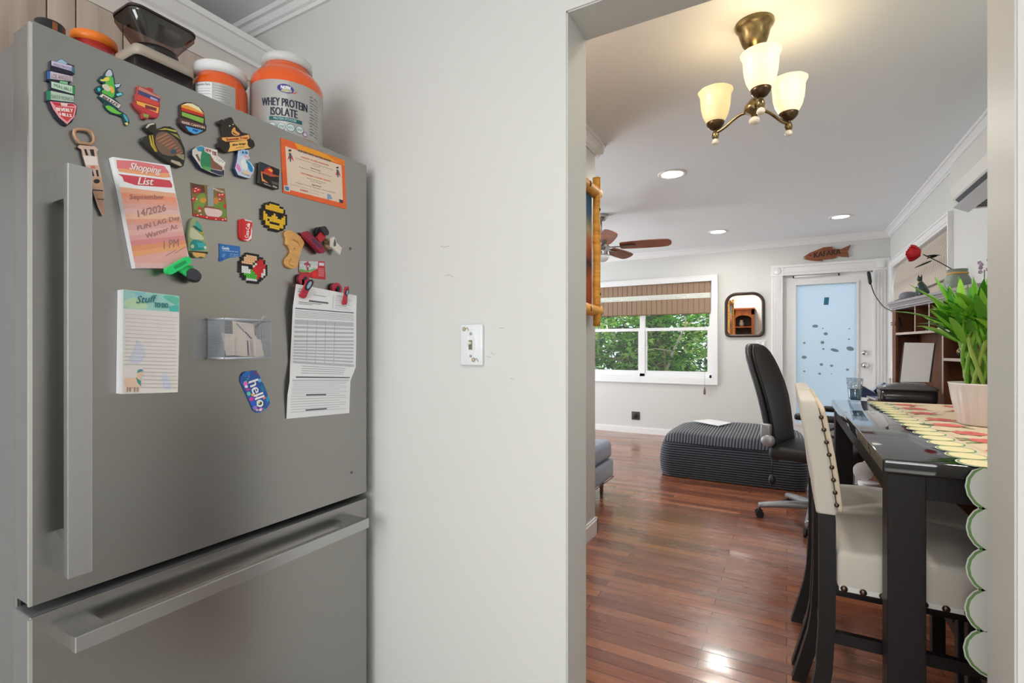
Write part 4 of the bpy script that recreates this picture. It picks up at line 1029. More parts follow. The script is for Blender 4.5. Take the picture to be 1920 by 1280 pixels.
cardm = magnet('business_card_magnet', 'red and green business card magnet right of the footprint heel', 'H',
 [(370, 622), (812, 640), (830, 950), (600, 925), (370, 832)], .0008, K(190, 44, 50),
 [(K(196, 204, 204), [(375, 628), (700, 640), (690, 760), (560, 830), (375, 790)]), (K(110, 170, 90), [(375, 760), (520, 800), (690, 740), (600, 820), (380, 828)], 1), (K(170, 60, 80), [(505, 640), (535, 640), (535, 795), (505, 795)]), (K(160, 70, 90), [(450, 655), (560, 665), (580, 735), (480, 750)], 1), (K(210, 214, 222), [(715, 660), (800, 665), (802, 715), (715, 710)]), (K(226, 40, 40), [(600, 830), (680, 800), (700, 930), (600, 915)])]
 + [(K(226, 170, 170), [(705, 760 + i * 24), (800, 766 + i * 24), (800, 774 + i * 24), (705, 768 + i * 24)]) for i in range(6)],
 [('Pizza', (390, 730), (690, 740), (390, 690), K(230, 226, 226), .0003)])
magnet('hello_magnet', 'tilted multicoloured floral magnet with the word hello in white', 'M',
 [(150, 330), (200, 280), (420, 185), (520, 185), (560, 250), (610, 340), (640, 430), (690, 500), (750, 650), (830, 880), (850, 970), (780, 1080), (600, 1195), (540, 1200), (460, 1140), (360, 900), (230, 620), (145, 440)], .003, K(46, 90, 166),
 [(K(40, 110, 190), ell(280, 270, 110, 60, 12, -.3)), (K(226, 110, 190), ell(260, 500, 50, 60, 12)), (K(236, 220, 230), ell(280, 570, 40, 34, 10)), (K(190, 50, 140), ell(320, 640, 46, 34, 10)), (K(90, 200, 170), ell(340, 740, 46, 50, 12)), (K(246, 180, 70), ell(435, 765, 36, 36, 10)), (K(206, 60, 160), ell(410, 870, 56, 46, 12)), (K(40, 96, 206), ell(460, 970, 60, 56, 12)), (K(150, 110, 200), ell(490, 1080, 50, 50, 12)), (K(230, 160, 150), ell(540, 1130, 34, 28, 10)),
  (K(110, 180, 226), ell(600, 420, 44, 44, 10)), (K(170, 50, 70), [(480, 205), (515, 200), (560, 290), (530, 290)]), (K(30, 120, 160), [(610, 560), (680, 520), (740, 670), (660, 700)]), (K(30, 150, 180), [(750, 830), (800, 800), (830, 900), (780, 950)]), (K(30, 80, 60), ell(665, 990, 50, 56, 12)), (K(226, 120, 190), ell(640, 1105, 40, 34, 10)), (K(232, 120, 110), ell(710, 840, 34, 36, 10)), (K(236, 200, 120), ell(580, 950, 36, 34, 10)), (K(226, 226, 236), ell(620, 1130, 36, 26, 10)), (K(70, 130, 180), ell(710, 1110, 34, 28, 10))]
 + [(K(random.choice([60, 220, 240]), random.choice([90, 160, 220]), random.choice([120, 190, 220])), ell(300 + 240 * k / 13 + random.uniform(-60, 100), 330 + 700 * k / 13, 16, 14, 8)) for k in range(14)],
 [('hello', (330, 460), (560, 1080), (560, 380), K(232, 232, 236), .0008)])
# metal souvenir bottle opener
t = thing('bottle_opener', 'copper coloured souvenir bottle opener with a castle body on the door', 'bottle opener', P(180, 400, x=FX), group=G_)
mb = MB()
ring = RP('N', [(85, 60), (110, 52), (170, 55), (215, 70), (240, 105), (240, 150), (215, 172), (170, 165), (125, 160), (95, 120), (80, 85)], FX + .008)
mb.tube(ring, .0026, K(176, 136, 104, .3), 8, closed=True); mb.build('ring', t)
mb = MB()
o1 = [(108, 195), (122, 178), (245, 188), (275, 215), (262, 232), (278, 330), (300, 430), (318, 530), (322, 640), (322, 740), (304, 742), (270, 670), (235, 560), (212, 470), (172, 340), (148, 260), (140, 215)]
mb.prism(RP('N', o1, FX + .007), (-.006, 0, 0), K(206, 176, 160, .35), K(40, 36, 38))
dk = K(46, 40, 44, .4)
for pts in ([(160, 210), (178, 212), (196, 262), (176, 262)], [(205, 212), (238, 214), (246, 270), (218, 262)], [(215, 372), (228, 372), (244, 428), (230, 428)], [(254, 376), (272, 378), (280, 430), (264, 430)], ell(262, 468, 26, 18, 12), [(222, 532), (312, 538), (314, 548), (226, 542)], [(262, 606), (320, 610), (320, 618), (264, 614)]):
    mb.prism(RP('N', pts, FX + .0073), (-.0002, 0, 0), dk)
mb.prism(RP('N', [(212, 345), (245, 345), (255, 365), (215, 365)], FX + .0073), (-.0002, 0, 0), K(206, 110, 90)); mb.prism(RP('N', [(150, 262), (262, 270), (272, 340), (176, 338)], FX + .0072), (-.0001, 0, 0), K(224, 214, 208))
mb.prism(RP('N', [(215, 432), (302, 436), (316, 530), (232, 528)], FX + .0072), (-.0001, 0, 0), K(198, 160, 134)); mb.prism(RP('N', [(240, 545), (314, 548), (322, 735), (306, 738)], FX + .0072), (-.0001, 0, 0), K(192, 150, 126))
mb.build('handle', t)

# ---- notepads (real blocks of paper)
def pad(name, label, reg, front, th, m, layers, texts, side=M_paper, cat='notepad'):
    return magnet(name, label, reg, front, th, m, layers, texts, side=side, cat=cat, group='papers on the refrigerator')
lay = [(K(222, 124, 128, .7), [(100, 82), (300, 92), (600, 145), (655, 215), (640, 222), (110, 170)]), (K(232, 164, 120, .7), [(112, 168), (650, 222), (668, 262), (600, 268), (130, 205)]), (K(204, 76, 88, .7), [(120, 228), (400, 262), (660, 295), (685, 345), (680, 372), (300, 345), (180, 305), (165, 260)])]
cols_ = [(228, 172, 140), (232, 150, 122), (226, 160, 138), (222, 168, 160), (226, 182, 178), (232, 186, 160), (224, 160, 140), (220, 168, 166), (226, 178, 174), (222, 164, 160), (216, 140, 140), (226, 150, 112), (232, 164, 120), (226, 168, 160), (224, 180, 178)]
n = len(cols_)
def edge(k):   # left and right points of the pink sheet by fraction
    return ((135 + (302 - 135) * k, 362 + (1205 - 362) * k), (715 + (855 - 715) * k, 430 + (1090 - 430) * k)) if k < .93 else ((135 + 167 * k, 362 + 843 * k), (850, 430 + 790 * k))
for i, c_ in enumerate(cols_):
    a, b2 = edge(i / n); c2, d2 = edge((i + 1) / n)
    lay.append((K(*c_, .7), [a, b2, d2, c2]))
pen = K(160, 116, 112, .7)
pad('notepad', 'tilted shopping list pad with pink watercolour stripes and handwriting', 'F',
 [(62, 50), (660, 138), (720, 430), (855, 1085), (850, 1200), (302, 1210), (140, 370)], .016, M_paper, lay,
 [('Shopping', (225, 200), (545, 245), (262, 110), K(240, 226, 222, .7), .0004), ('List', (325, 338), (480, 345), (345, 262), K(240, 226, 222, .7), .0005),
  ('September', (240, 505), (600, 505), (240, 440), pen, .0002), ('14/2026', (330, 680), (620, 612), (320, 605), pen, .0002), ('FUN LAG Day', (325, 835), (765, 715), (315, 770), pen, .0002), ('Warner Ac', (410, 905), (740, 795), (400, 850), pen, .0002), ('1 PM', (595, 1010), (750, 985), (595, 925), pen, .0003), ('//', (600, 1090), (790, 1030), (650, 1040), pen, 0)])
g = K(112, 130, 134, .7)
lay = [(K(150, 198, 190, .7), [(130, 48), (770, 120), (765, 305), (130, 262)]), (K(180, 206, 170, .7), [(135, 160), (300, 130), (420, 240), (380, 276), (135, 258)], 1), (K(96, 182, 156, .7), [(560, 110), (765, 125), (765, 240), (640, 180)], 1), (K(80, 176, 170, .7), [(650, 240), (765, 220), (765, 300), (660, 295)]), (K(130, 186, 200, .7), [(215, 70), (400, 80), (300, 120)]),
       (K(196, 198, 212, .7), [(290, 595), (400, 760), (330, 900), (170, 880), (260, 720)], 1), (K(196, 200, 216, .7), [(600, 950), (700, 1190), (590, 1190), (560, 1050)], 1)]
for i in range(20):
    lay.append((K(178, 176, 178, .7), [(150, 325 + i * 44), (735, 366 + i * 42), (735, 368 + i * 42), (150, 327.5 + i * 44)]) if i < 14 else (K(178, 176, 178, .7), [(350, 325 + i * 44), (735, 366 + i * 42), (735, 368 + i * 42), (350, 327.5 + i * 44)]))
lay += [(K(216, 186, 162, .7), [(140, 1075), (180, 1058), (275, 1055), (290, 1020), (300, 985), (340, 985), (345, 1020), (328, 1060), (335, 1150), (305, 1165), (180, 1165), (150, 1130)]), (K(70, 140, 136, .7), [(275, 1050), (330, 1090), (330, 1150), (290, 1110)]), (K(80, 136, 140, .7), [(290, 1000), (300, 965), (335, 955), (358, 970), (330, 985)])]
for a in (178, 210, 260, 295): lay.append((K(170, 130, 106, .7), [(a - 5, 1160), (a + 5, 1160), (a + 6, 1215), (a - 6, 1215)]))
pad('notepad', 'straight hung lined notepad titled stuff to do, with a llama in its corner', 'I',
 [(133, 45), (770, 120), (768, 620), (752, 1220), (60 + 58, 1240)], .024, mat('pad_sheet', hx(214, 208, 204), .7), lay,
 [('Stuff', (275, 205), (490, 190), (300, 120), K(44, 110, 120, .7), .0003), ('TO DO', (485, 250), (640, 258), (485, 192), K(50, 120, 126, .7), .0007)])

# ---- folded document held by two clips
t = thing('document', 'long printed form with grey table rows hanging from two red clips', 'paper', P(600, 783, x=FX), group='papers on the refrigerator')
rows_ = [((555, 532), (669, 554), .016), ((549, 575), (668, 585), .016), ((546, 640), (668, 640), .008), ((544, 680), (667, 688), .004), ((543, 715), (657, 714), .010), ((539, 740), (656, 738), .007), ((537, 785), (655, 774), .002)]
def docp(s_, t_, lift=0):
    """s_ 0..1 across, t_ 0..6 down the sheet"""
    i = min(int(t_), 5); k = t_ - i
    (a, b2, x), (c2, d2, x2) = rows_[i], rows_[i + 1]
    l = (a[0] * (1 - k) + c2[0] * k, a[1] * (1 - k) + c2[1] * k); r = (b2[0] * (1 - k) + d2[0] * k, b2[1] * (1 - k) + d2[1] * k)
    xx = FX + x * (1 - k) + x2 * k + lift
    p = P(l[0] * (1 - s_) + r[0] * s_, l[1] * (1 - s_) + r[1] * s_, x=xx)
    return p
mb = MB(); vs = []; fs = []
for i in range(25):
    for lift in (0, .0006):
        for j in range(3): vs.append(docp(j / 2, i / 4, lift))
for i in range(24):
    for L_ in (0, 1):
        for j in range(2):
            a = i * 6 + L_ * 3 + j; fs.append((a, a + 1, a + 7, a + 6))
mb.add(vs, fs, M_paper); mb.build('sheet', t)
mb = MB()
def dl(s0, s1, t0, t1, m, lift=.0009):
    k = max(1, int((t1 - t0) * 4)); pts = []
    for q in range(k + 1): pts.append((s0, t0 + (t1 - t0) * q / k))
    vs = []
    for (a, b2) in pts: vs += [docp(a, b2, lift), docp(s1, b2, lift)]
    mb.add(vs, [(2 * q, 2 * q + 1, 2 * q + 3, 2 * q + 2) for q in range(k)], m)
gi = K(190, 190, 196, .7); gd = K(150, 150, 156, .7); gk = K(92, 92, 100, .7); gl = K(186, 186, 192, .7)
dl(.24, .55, .62, .70, gk); dl(.08, .45, .74, .78, gd); dl(.08, .30, .82, .85, gd); dl(.05, .18, .18, .21, gd); dl(.05, .16, .28, .31, gk); dl(.30, .5, .34, .37, gd)
dl(.62, .63, .2, .95, gi); 
for i in range(9): dl(.66, .66 + .26 * (.7 + .3 * ((i * 7) % 3) / 2), .20 + i * .085, .225 + i * .085, gi if i % 3 else gd)
dl(.04, .96, 1.02, 1.05, gk)
for i in range(5): dl(.04, .96, 1.1 + i * .045, 1.112 + i * .045, gd)
dl(.04, .96, 1.36, 1.5, gi)
for i in range(10): dl(.04, .96, 1.55 + i * .135, 1.55 + i * .135 + .065, gl)
for s_ in (.24, .38, .52, .66): dl(s_, s_ + .006, 1.36, 2.9, gd)
dl(.04, .97, 2.9, 3.0, gi); 
for i in range(4): dl(.18, .85, 3.12 + i * .13, 3.15 + i * .13, gd)
dl(.10, .97, 3.72, 3.80, gk); dl(.05, .97, 3.90, 3.98, gi)
for i in range(16): dl(.06, .94 - .1 * (i % 3 == 2), 4.05 + i * .112, 4.075 + i * .112, gi)
dl(.3, .62, 4.98, 5.05, gk); dl(.3, .64, 5.66, 5.72, gk)
mb.build('print', t)

# ---- red bag clips holding the document
def clip(label, pA, wA, pB, wB, eye, head, hr, name='bag_clip'):
    """front jaw from pA (bottom) to pB (top) in px; head = rear jaw centre"""
    q = P(pA[0], pA[1], x=FX)
    t = thing(name, label, 'clip', q, group='clips on the refrigerator')
    red = K(176, 44, 62, .3); dark = K(34, 32, 40, .3)
    a = P(*pA, x=FX + .022); b2 = P(*pB, x=FX + .042)
    u = (b2 - a).normalized(); sd = Vector((1, 0, 0)).cross(u).normalized()
    mb = MB(); outer = []
    N = 9
    for i in range(N):
        k = i / (N - 1); p = a.lerp(b2, k); wd = wA * (1 - k) + wB * k - .0035 * math.sin(PI * k)
        if i in (0, N - 1): wd *= .6
        outer.append((p, wd))
    pts = [p + sd * w_ for p, w_ in outer] + [p - sd * w_ for p, w_ in outer[::-1]]
    mb.prism(pts, (-.007, 0, 0), red); mb.build('front_jaw', t)
    mb = MB(); e = a.lerp(b2, eye); mb.prism([e + Vector((.0012, 0, 0)) + sd * (wB * .72 * x) + u * (wB * 1.25 * z) for x, z in ell(0, 0, 1, 1, 16)], (-.003, 0, 0), dark)
    mb.prism([e + Vector((.0020, 0, 0)) + sd * (wB * .36 * x) + u * (wB * .85 * z) for x, z in ell(0, 0, 1, 1, 14)], (-.003, 0, 0), K(150, 170, 190, .2)); mb.build('grip', t)
    c_ = P(*head, x=FX + .012)
    mb = MB(); mb.prism([c_ + Vector((0, hr * 1.1 * x, hr * z)) for x, z in ell(0, 0, 1, 1, 18)], (-.009, 0, 0), red, K(90, 26, 34, .4))
    mb.prism([c_ + Vector((0, hr * .3 * x + hr * .25, -.004 + hr * .8 * z)) for x, z in ell(0, 0, 1, 1, 14)], (-.0095, 0, 0), red)
    mb.box((c_.x - .009, c_.y - .006, c_.z - .03), (c_.x, c_.y + .008, c_.z), red)
    mb.prism([c_ + Vector((.0012, hr * .35 * x + hr * .25, hr * .55 * z)) for x, z in ell(0, 0, 1, 1, 14)], (-.002, 0, 0), dark); mb.build('rear_jaw', t)
    return t
clip('red bag clip gripping the left top corner of the printed form', (567, 558), .0105, (584, 525), .0125, .72, (570, 524), .0155)
clip('red bag clip gripping the right top corner of the printed form', (647, 571), .009, (652, 537), .008, .68, (632, 541), .0165)

# red and black chip clip, white clip, green clip
def capsule(mb, p0, p1, hw, th, m, x=FX, side=None):
    a, b2 = P(*p0, x=x), P(*p1, x=x)
    u = (b2 - a).normalized(); sd = Vector((1, 0, 0)).cross(u)
    pts = []
    for (c_, s_) in ((b2, 1), (a, -1)):
        for i in range(9):
            q = -PI / 2 + PI * i / 8
            pts.append(c_ + u * (math.cos(q) * hw * s_) + sd * (math.sin(q) * hw * s_))
    mb.prism(pts, (-th, 0, 0), m, side)
t = thing('chip_clip', 'dark red clip with black handle pads above the business card', 'clip', P(590, 455, x=FX), group='clips on the refrigerator')
mb = MB(); capsule(mb, (577, 440), (604, 468), .0095, .013, K(140, 26, 52, .3), FX + .022); capsule(mb, (587, 449), (601, 463), .004, .001, K(80, 40, 80, .3), FX + .0225); mb.build('jaw', t)
mb = MB(); capsule(mb, (601, 447), (606, 441), .0085, .008, K(176, 36, 44, .3), FX + .020); mb.build('lever', t)
mb = MB(); capsule(mb, (612, 435), (609, 430), .0088, .006, K(44, 42, 50, .4), FX + .026); capsule(mb, (599, 435), (602, 431), .0088, .006, K(34, 32, 36, .4), FX + .010); mb.build('handle_pad', t)
t = thing('wood_clip', 'cream coloured clip with a dark slot beside the red and black clip', 'clip', P(630, 465, x=FX), group='clips on the refrigerator')
mb = MB(); mb.prism(RP('H', [(820, 225), (900, 260), (940, 300), (925, 430), (850, 380)], FX + .010), (-.009, 0, 0), K(206, 176, 140)); mb.build('rear_jaw', t)
mb = MB(); mb.prism(RP('H', [(930, 240), (965, 215), (990, 235), (1015, 310), (1108, 405), (1078, 520), (930, 385)], FX + .022), (-.007, 0, 0), K(214, 206, 196)); mb.prism(RP('H', [(985, 240), (1008, 320), (1003, 375), (970, 385), (962, 340)], FX + .0224), (-.0004, 0, 0), K(90, 92, 96)); mb.build('front_jaw', t)
mb = MB(); mb.tube(RP('H', [(790, 290), (840, 265), (880, 310), (870, 345), (820, 330)], FX + .014), .0022, K(70, 64, 40, .3), 6, closed=True); mb.build('spring', t)
t = thing('chip_clip', 'bright green clip with a black thumb pad at the foot of the shopping list', 'clip', P(350, 520, x=FX), group='clips on the refrigerator')
gr = K(32, 206, 110, .3)
mb = MB(); capsule(mb, (320, 507), (352, 488), .0075, .012, gr, FX + .034); capsule(mb, (329, 501), (347, 491), .003, .0006, K(24, 150, 84, .3), FX + .0344); mb.build('jaw', t)
mb = MB(); capsule(mb, (345, 504), (356, 512), .008, .008, gr, FX + .030); mb.box(P(352, 500, x=FX + .001), P(344, 506, x=FX + .022), gr); mb.build('lever', t)
mb = MB(); mb.prism(smooth_poly(RP('G', [(30, 1005), (100, 965), (190, 1030), (185, 1080), (140, 1110), (50, 1085)], FX + .034), 2), (-.008, 0, 0), K(52, 54, 64, .3)); mb.prism(smooth_poly(RP('G', [(40, 1040), (110, 985), (195, 1040), (190, 1085), (150, 1140), (60, 1115)], FX + .024), 2), (-.008, 0, 0), K(30, 30, 38, .4)); mb.build('thumb_pad', t)

# ---- wire mesh basket with papers
by0, by1, bz0, bz1, bx = .6146, .722, 1.178, 1.262, -1.037
t = thing('mesh_basket', 'small silver wire mesh basket magnet holding folded papers', 'basket', (FX, (by0 + by1) / 2, bz0))
M_wire = mat('silver_wire', hx(176, 180, 188), .4, .5)
mb = MB()
def wgrid(o_, ua, va, nu, nv, r=.00055):
    o_, ua, va = Vector(o_), Vector(ua), Vector(va)
    for i in range(nu + 1):
        a = o_ + ua * (i / nu); mb.tube([a, a + va], r, M_wire, 3, False, smooth=False)
    for j in range(nv + 1):
        a = o_ + va * (j / nv); mb.tube([a, a + ua], r, M_wire, 3, False, smooth=False)
dz = bz1 - bz0; dy = by1 - by0; x0 = FX + .002
wgrid((bx, by0, bz0), (0, dy, 0), (0, 0, dz), 30, 24, .00028); wgrid((x0, by0, bz0), (bx - x0, 0, 0), (0, 0, dz), 22, 30); wgrid((x0, by1, bz0), (bx - x0, 0, 0), (0, 0, dz), 22, 30); wgrid((x0, by0, bz0), (0, dy, 0), (0, 0, dz), 34, 28); wgrid((x0, by0, bz0), (bx - x0, 0, 0), (0, dy, 0), 18, 30)
mb.build('mesh', t)
for z, r in ((bz1, .0022), (bz0, .0024)):
    mb = MB(); mb.tube([(x0 + .001, by0, z), (bx, by0, z)], r, M_wire, 6); mb.tube([(bx, by0, z), (bx, by1, z)], r, M_wire, 6); mb.tube([(bx, by1, z), (x0 + .001, by1, z)], r, M_wire, 6); mb.tube([(x0 + .001, by1, z), (x0 + .001, by0, z)], r * .7, M_wire, 6); mb.build('rim', t)
pp = K(226, 214, 202, .8)
for k, (pts, x, nm) in enumerate((([(650, 250), (1110, 320), (1130, 560), (1180, 600), (1320, 1060), (690, 1000)], -1.052, 'tall folded paper in the middle of the mesh basket'), ([(415, 520), (690, 540), (700, 1000), (520, 1010), (440, 640)], -1.046, 'low folded paper at the left in the mesh basket'), ([(1100, 640), (1270, 660), (1350, 1060), (1130, 1050)], -1.046, 'short receipt at the right in the mesh basket'))):
    mb = MB(); q = RP('J', pts, x); mb.prism(q, (-.0012, 0, 0), pp)
    if k == 0:
        mb.flat(RP('J', [(720, 300), (760, 300), (920, 480), (900, 500)], x + .0005), gd); mb.flat(RP('J', [(910, 490), (940, 480), (1080, 630), (1045, 640)], x + .0005), gk); mb.flat(RP('J', [(960, 680), (990, 680), (1020, 1010), (985, 1010)], x + .0005), gk); mb.flat(RP('J', [(1030, 690), (1050, 690), (1080, 1010), (1055, 1010)], x + .0005), gi)
    else:
        for i in range(8): 
            y_ = 700 + i * 38; xa = 520 if k == 1 else 1180
            mb.flat(RP('J', [(xa, y_), (xa + 130, y_ + 6), (xa + 130, y_ + 12), (xa, y_ + 6)], x + .0005), gi)
    tag(mb.build('folded_paper'), nm, 'paper', 'papers in the mesh basket')
mb = MB(); a, b2 = P(481, 612, x=-1.075), P(496, 594, x=-1.045); mb.tube([a, b2], .0035, K(150, 148, 142, .4), 8); mb.tube([P(470, 640, x=-1.07), a], .003, K(150, 148, 142, .4), 8); tag(mb.build('pen'), 'grey pen sticking out of the right side of the mesh basket', 'pen')

# ------------------------------------------------------------------ ceiling lamps
M_bulb = mat('lamp_lens', (.9, .88, .82), .5, emit=(1, .95, .85), es=9)
M_lensoff = mat('lamp_lens_dim', (.85, .85, .83), .4, emit=(1, .97, .92), es=.55)
def can(x, y, label, on=True, power=13, r=.105):
    t = thing('recessed_light', label, 'ceiling light', (x, y, LC), group='recessed ceiling lights')
    mb = MB(); mb.lathe([(r, 0), (r, -.004), (r * .93, -.009), (r * .74, -.006), (r * .72, -.002)], (x, y, LC), M_trim, 32); mb.build('trim_ring', t)
    mb = MB(); mb.lathe([(0, -.003), (r * .73, -.003)], (x, y, LC), M_bulb if on else M_lensoff, 28); mb.build('lens', t)
    if on: light('recessed_lamp', 'AREA', (x, y, LC - .012), power, .14, shape='DISK', color=(1, .96, .89))
c = P(1260, 326, z=LC); can(c.x, c.y, 'lit round recessed ceiling light nearest the chandelier')
c = P(1346, 434, z=LC); can(c.x, c.y, 'lit recessed ceiling light far back beside the fan blade')
c = P(1576, 406, z=LC); can(c.x, c.y, 'dim recessed ceiling light near the fish sign', False)

can(.55, 1.72, 'added unseen ceiling light above the near end of the dining table', power=7)  # added out of view to make up for the dimmed chandelier bulbs
can(-.78, 1.72, 'added unseen ceiling light behind the doorway header', power=10)  # second added lamp, hidden by the header, lifts the dark ceiling area
# chandelier
M_shadeg = mat('amber_glass', (.92, .78, .46), .35, emit=(1, .76, .36), es=.35)  # emission gives the dimmer shade a glow of its own
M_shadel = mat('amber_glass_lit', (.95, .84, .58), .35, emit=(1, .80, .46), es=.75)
M_porc = mat('porcelain', (.78, .72, .60), .3)
cx0, cy0 = -.115, 2.236
t = thing('chandelier', 'brass three arm chandelier with upturned amber glass shades', 'chandelier', (cx0, cy0, 2.08))
mb = MB(); mb.lathe([(.072, 0), (.074, -.010), (.066, -.022), (.060, -.028), (.056, -.05), (.046, -.08), (.030, -.104), (.012, -.118), (.0075, -.12)], (cx0, cy0, LC), M_brass, 32); mb.build('canopy', t)
mb = MB(); mb.lathe([(.007, 2.41), (.007, 2.24), (.014, 2.235), (.010, 2.225), (.012, 2.215)], (cx0, cy0, 0), M_brass, 14); mb.build('stem', t)
mb = MB(); mb.lathe([(.010, 2.22), (.022, 2.205), (.036, 2.188), (.040, 2.170), (.030, 2.158), (.014, 2.150), (.010, 2.136)], (cx0, cy0, 0), M_brass, 20); hub = mb.build('hub', t)
mb = MB(); mb.lathe([(.009, 2.140), (.018, 2.134), (.021, 2.124), (.017, 2.114), (0, 2.108)], (cx0, cy0, 0), M_porc, 18); mb.build('finial', t)
for (dx, dy, lit) in ((-.149, .052, False), (.030, -.160, True), (.126, .112, True)):
    L_ = math.hypot(dx, dy); ux, uy = dx / L_, dy / L_; R_ = .163
    pts = []
    for i in range(13):
        k = i / 12; r = .03 + (R_ - .03) * k
        z = 2.168 + .012 * math.sin(k * PI * .9) - .045 * (.5 - .5 * math.cos(PI * min(1, k * 1.15)))
        pts.append((cx0 + ux * r, cy0 + uy * r, z))
    mb = MB(); mb.tube(pts, .0062, M_brass, 8); ax, ay = cx0 + ux * R_, cy0 + uy * R_
    mb.lathe([(.006, 2.10), (.013, 2.106), (.015, 2.118), (.012, 2.130), (.007, 2.136), (.010, 2.142)], (ax, ay, 0), M_brass, 14); arm = mb.build('arm', t)
    mb = MB(); mb.lathe([(.010, 2.140), (.022, 2.146), (.034, 2.160), (.037, 2.172), (.033, 2.174)], (ax, ay, 0), mat('dark_brass', (.09, .055, .03), .35, .8), 18); mb.build('holder', arm)
    mb = MB(); mb.lathe([(.007, 2.102), (.012, 2.098), (.0155, 2.088), (.012, 2.080), (0, 2.077)], (ax, ay, 0), M_porc, 14); mb.build('arm_finial', arm)
    mb = MB()
    prof = [(.030, 2.168), (.040, 2.182), (.051, 2.205), (.058, 2.235), (.0605, 2.265), (.062, 2.288), (.068, 2.302), (.0705, 2.306), (.068, 2.308), (.060, 2.292), (.058, 2.262), (.054, 2.232), (.047, 2.204), (.034, 2.180), (.020, 2.174)]
    mb.lathe(prof, (ax, ay, 0), M_shadel if lit else M_shadeg, 40, fn=lambda q, h: 1 + .02 * abs(math.sin(q * 5))); lab(mb.build('lamp_shade', arm), 'glowing amber shade' if lit else 'dimmer glowing amber shade')
    light('chandelier_bulb', 'POINT', (ax, ay, 2.285), 0.9 if lit else .35, .03, color=(1, .86, .62))

# ceiling fan
fx, fy, fz = -1.62, 4.72, 2.20
M_nick = mat('nickel', (.55, .55, .56), .25, .9)
t = thing('ceiling_fan', 'brushed nickel ceiling fan with five brown blades and a white lamp bowl', 'ceiling fan', (fx, fy, fz))
mb = MB(); mb.lathe([(.075, LC), (.072, LC - .03), (.045, LC - .055), (.018, LC - .062), (.018, fz + .10), (.06, fz + .09)], (fx, fy, 0), M_nick, 24); mb.build('downrod', t)
mb = MB(); mb.lathe([(.06, fz + .09), (.085, fz + .07), (.10, fz + .03), (.10, fz - .02), (.085, fz - .035), (.085, fz - .06), (.09, fz - .075), (.09, fz - .085)], (fx, fy, 0), M_nick, 28); mb.build('motor', t)
mb = MB(); mb.lathe([(.088, fz - .085), (.08, fz - .115), (.055, fz - .14), (.0, fz - .15)], (fx, fy, 0), mat('opal_glass', (.85, .86, .88), .3), 24); mb.build('lamp_bowl', t)
for k in range(5):
    q = math.radians(9 + 72 * k); u = Vector((math.cos(q), math.sin(q), 0)); s_ = Vector((-u.y, u.x, 0)); o_ = Vector((fx, fy, fz))
    tl = Vector((0, 0, -.020))
    mb = MB(); o1 = []
    for (r, w_) in ((.19, .042), (.21, .055), (.30, .062), (.45, .067), (.58, .066), (.64, .058), (.665, .040), (.675, .015)): o1.append((r, w_))
    pts = [o_ + u * r + s_ * w_ + tl * (w_ / .06) for r, w_ in o1] + [o_ + u * r - s_ * w_ - tl * (w_ / .06) for r, w_ in o1[::-1]]
    mb.prism(pts, (0, 0, .007), M_blade); bl = mb.build('blade', t)
    mb = MB(); mb.prism([o_ + u * .08 + s_ * .012 + Vector((0, 0, -.008)), o_ + u * .2 + s_ * .014 + Vector((0, 0, -.008)), o_ + u * .30 + s_ * .03 + Vector((0, 0, -.006)), o_ + u * .34 + Vector((0, 0, -.006)), o_ + u * .30 - s_ * .03 + Vector((0, 0, -.006)), o_ + u * .2 - s_ * .014 + Vector((0, 0, -.008)), o_ + u * .08 - s_ * .012 + Vector((0, 0, -.008))], (0, 0, .006), mat('bronze_iron', (.12, .09, .08), .35, .8)); mb.build('blade_iron', bl)

# ------------------------------------------------------------------ log framed picture on the dining wall
t = thing('framed_picture', 'colourful canvas in a rustic birch log frame on the dining wall', 'picture', (XS, 2.6, 1.33))
M_bark = mat('burnt_knot', hx(92, 50, 24), .6)
def log(a, b2, r, name='frame_log'):
    a, b2 = Vector(a), Vector(b2); N = 14
    pts = []; rs = []
    for i in range(N + 1):
        k = i / N; p = a.lerp(b2, k)
        pts.append(p + Vector((random.uniform(-.002, .002), random.uniform(-.003, .003), random.uniform(-.003, .003)))); rs.append(r * random.uniform(.92, 1.1))
    mb = MB(); mb.tube(pts, rs, M_birch, 14)
    for i in (3, 8, 11):
        q = random.uniform(0, 6)
        d = (b2 - a).normalized(); s_ = Vector((1, 0, 0)) if abs(d.x) < .9 else Vector((0, 1, 0))
        mb.ball(pts[i] + s_ * r * .75, r * .45, M_bark, 8, (1, .9, 1.3))
    mb.build(name, t)
yA = 2.93
log((XS + .055, yA, 1.335), (XS + .055, yA, 2.255), .023)
log((XS + .055, 2.02, 1.335), (XS + .055, 2.02, 2.255), .023)
log((XS + .045, 1.96, 2.165), (XS + .045, yA + .05, 2.165), .034)
log((XS + .045, 1.96, 1.43), (XS + .045, yA + .05, 1.43), .034)
M_art = mat('painting', (.3, .3, .3), .6)
nt, b = nodes(M_art)
tcx = nt.nodes.new('ShaderNodeTexCoord'); spx = nt.nodes.new('ShaderNodeSeparateXYZ'); nzx = nt.nodes.new('ShaderNodeTexNoise'); nzx.inputs['Scale'].default_value = 9; nzx.inputs['Detail'].default_value = 6
ma = nt.nodes.new('ShaderNodeMath'); ma.operation = 'MULTIPLY_ADD'; ma.inputs[1].default_value = .35
nt.links.new(tcx.outputs['Generated'], spx.inputs[0]); nt.links.new(tcx.outputs['Object'], nzx.inputs['Vector'])
nt.links.new(nzx.outputs['Fac'], ma.inputs[0]); nt.links.new(spx.outputs['Z'], ma.inputs[2])
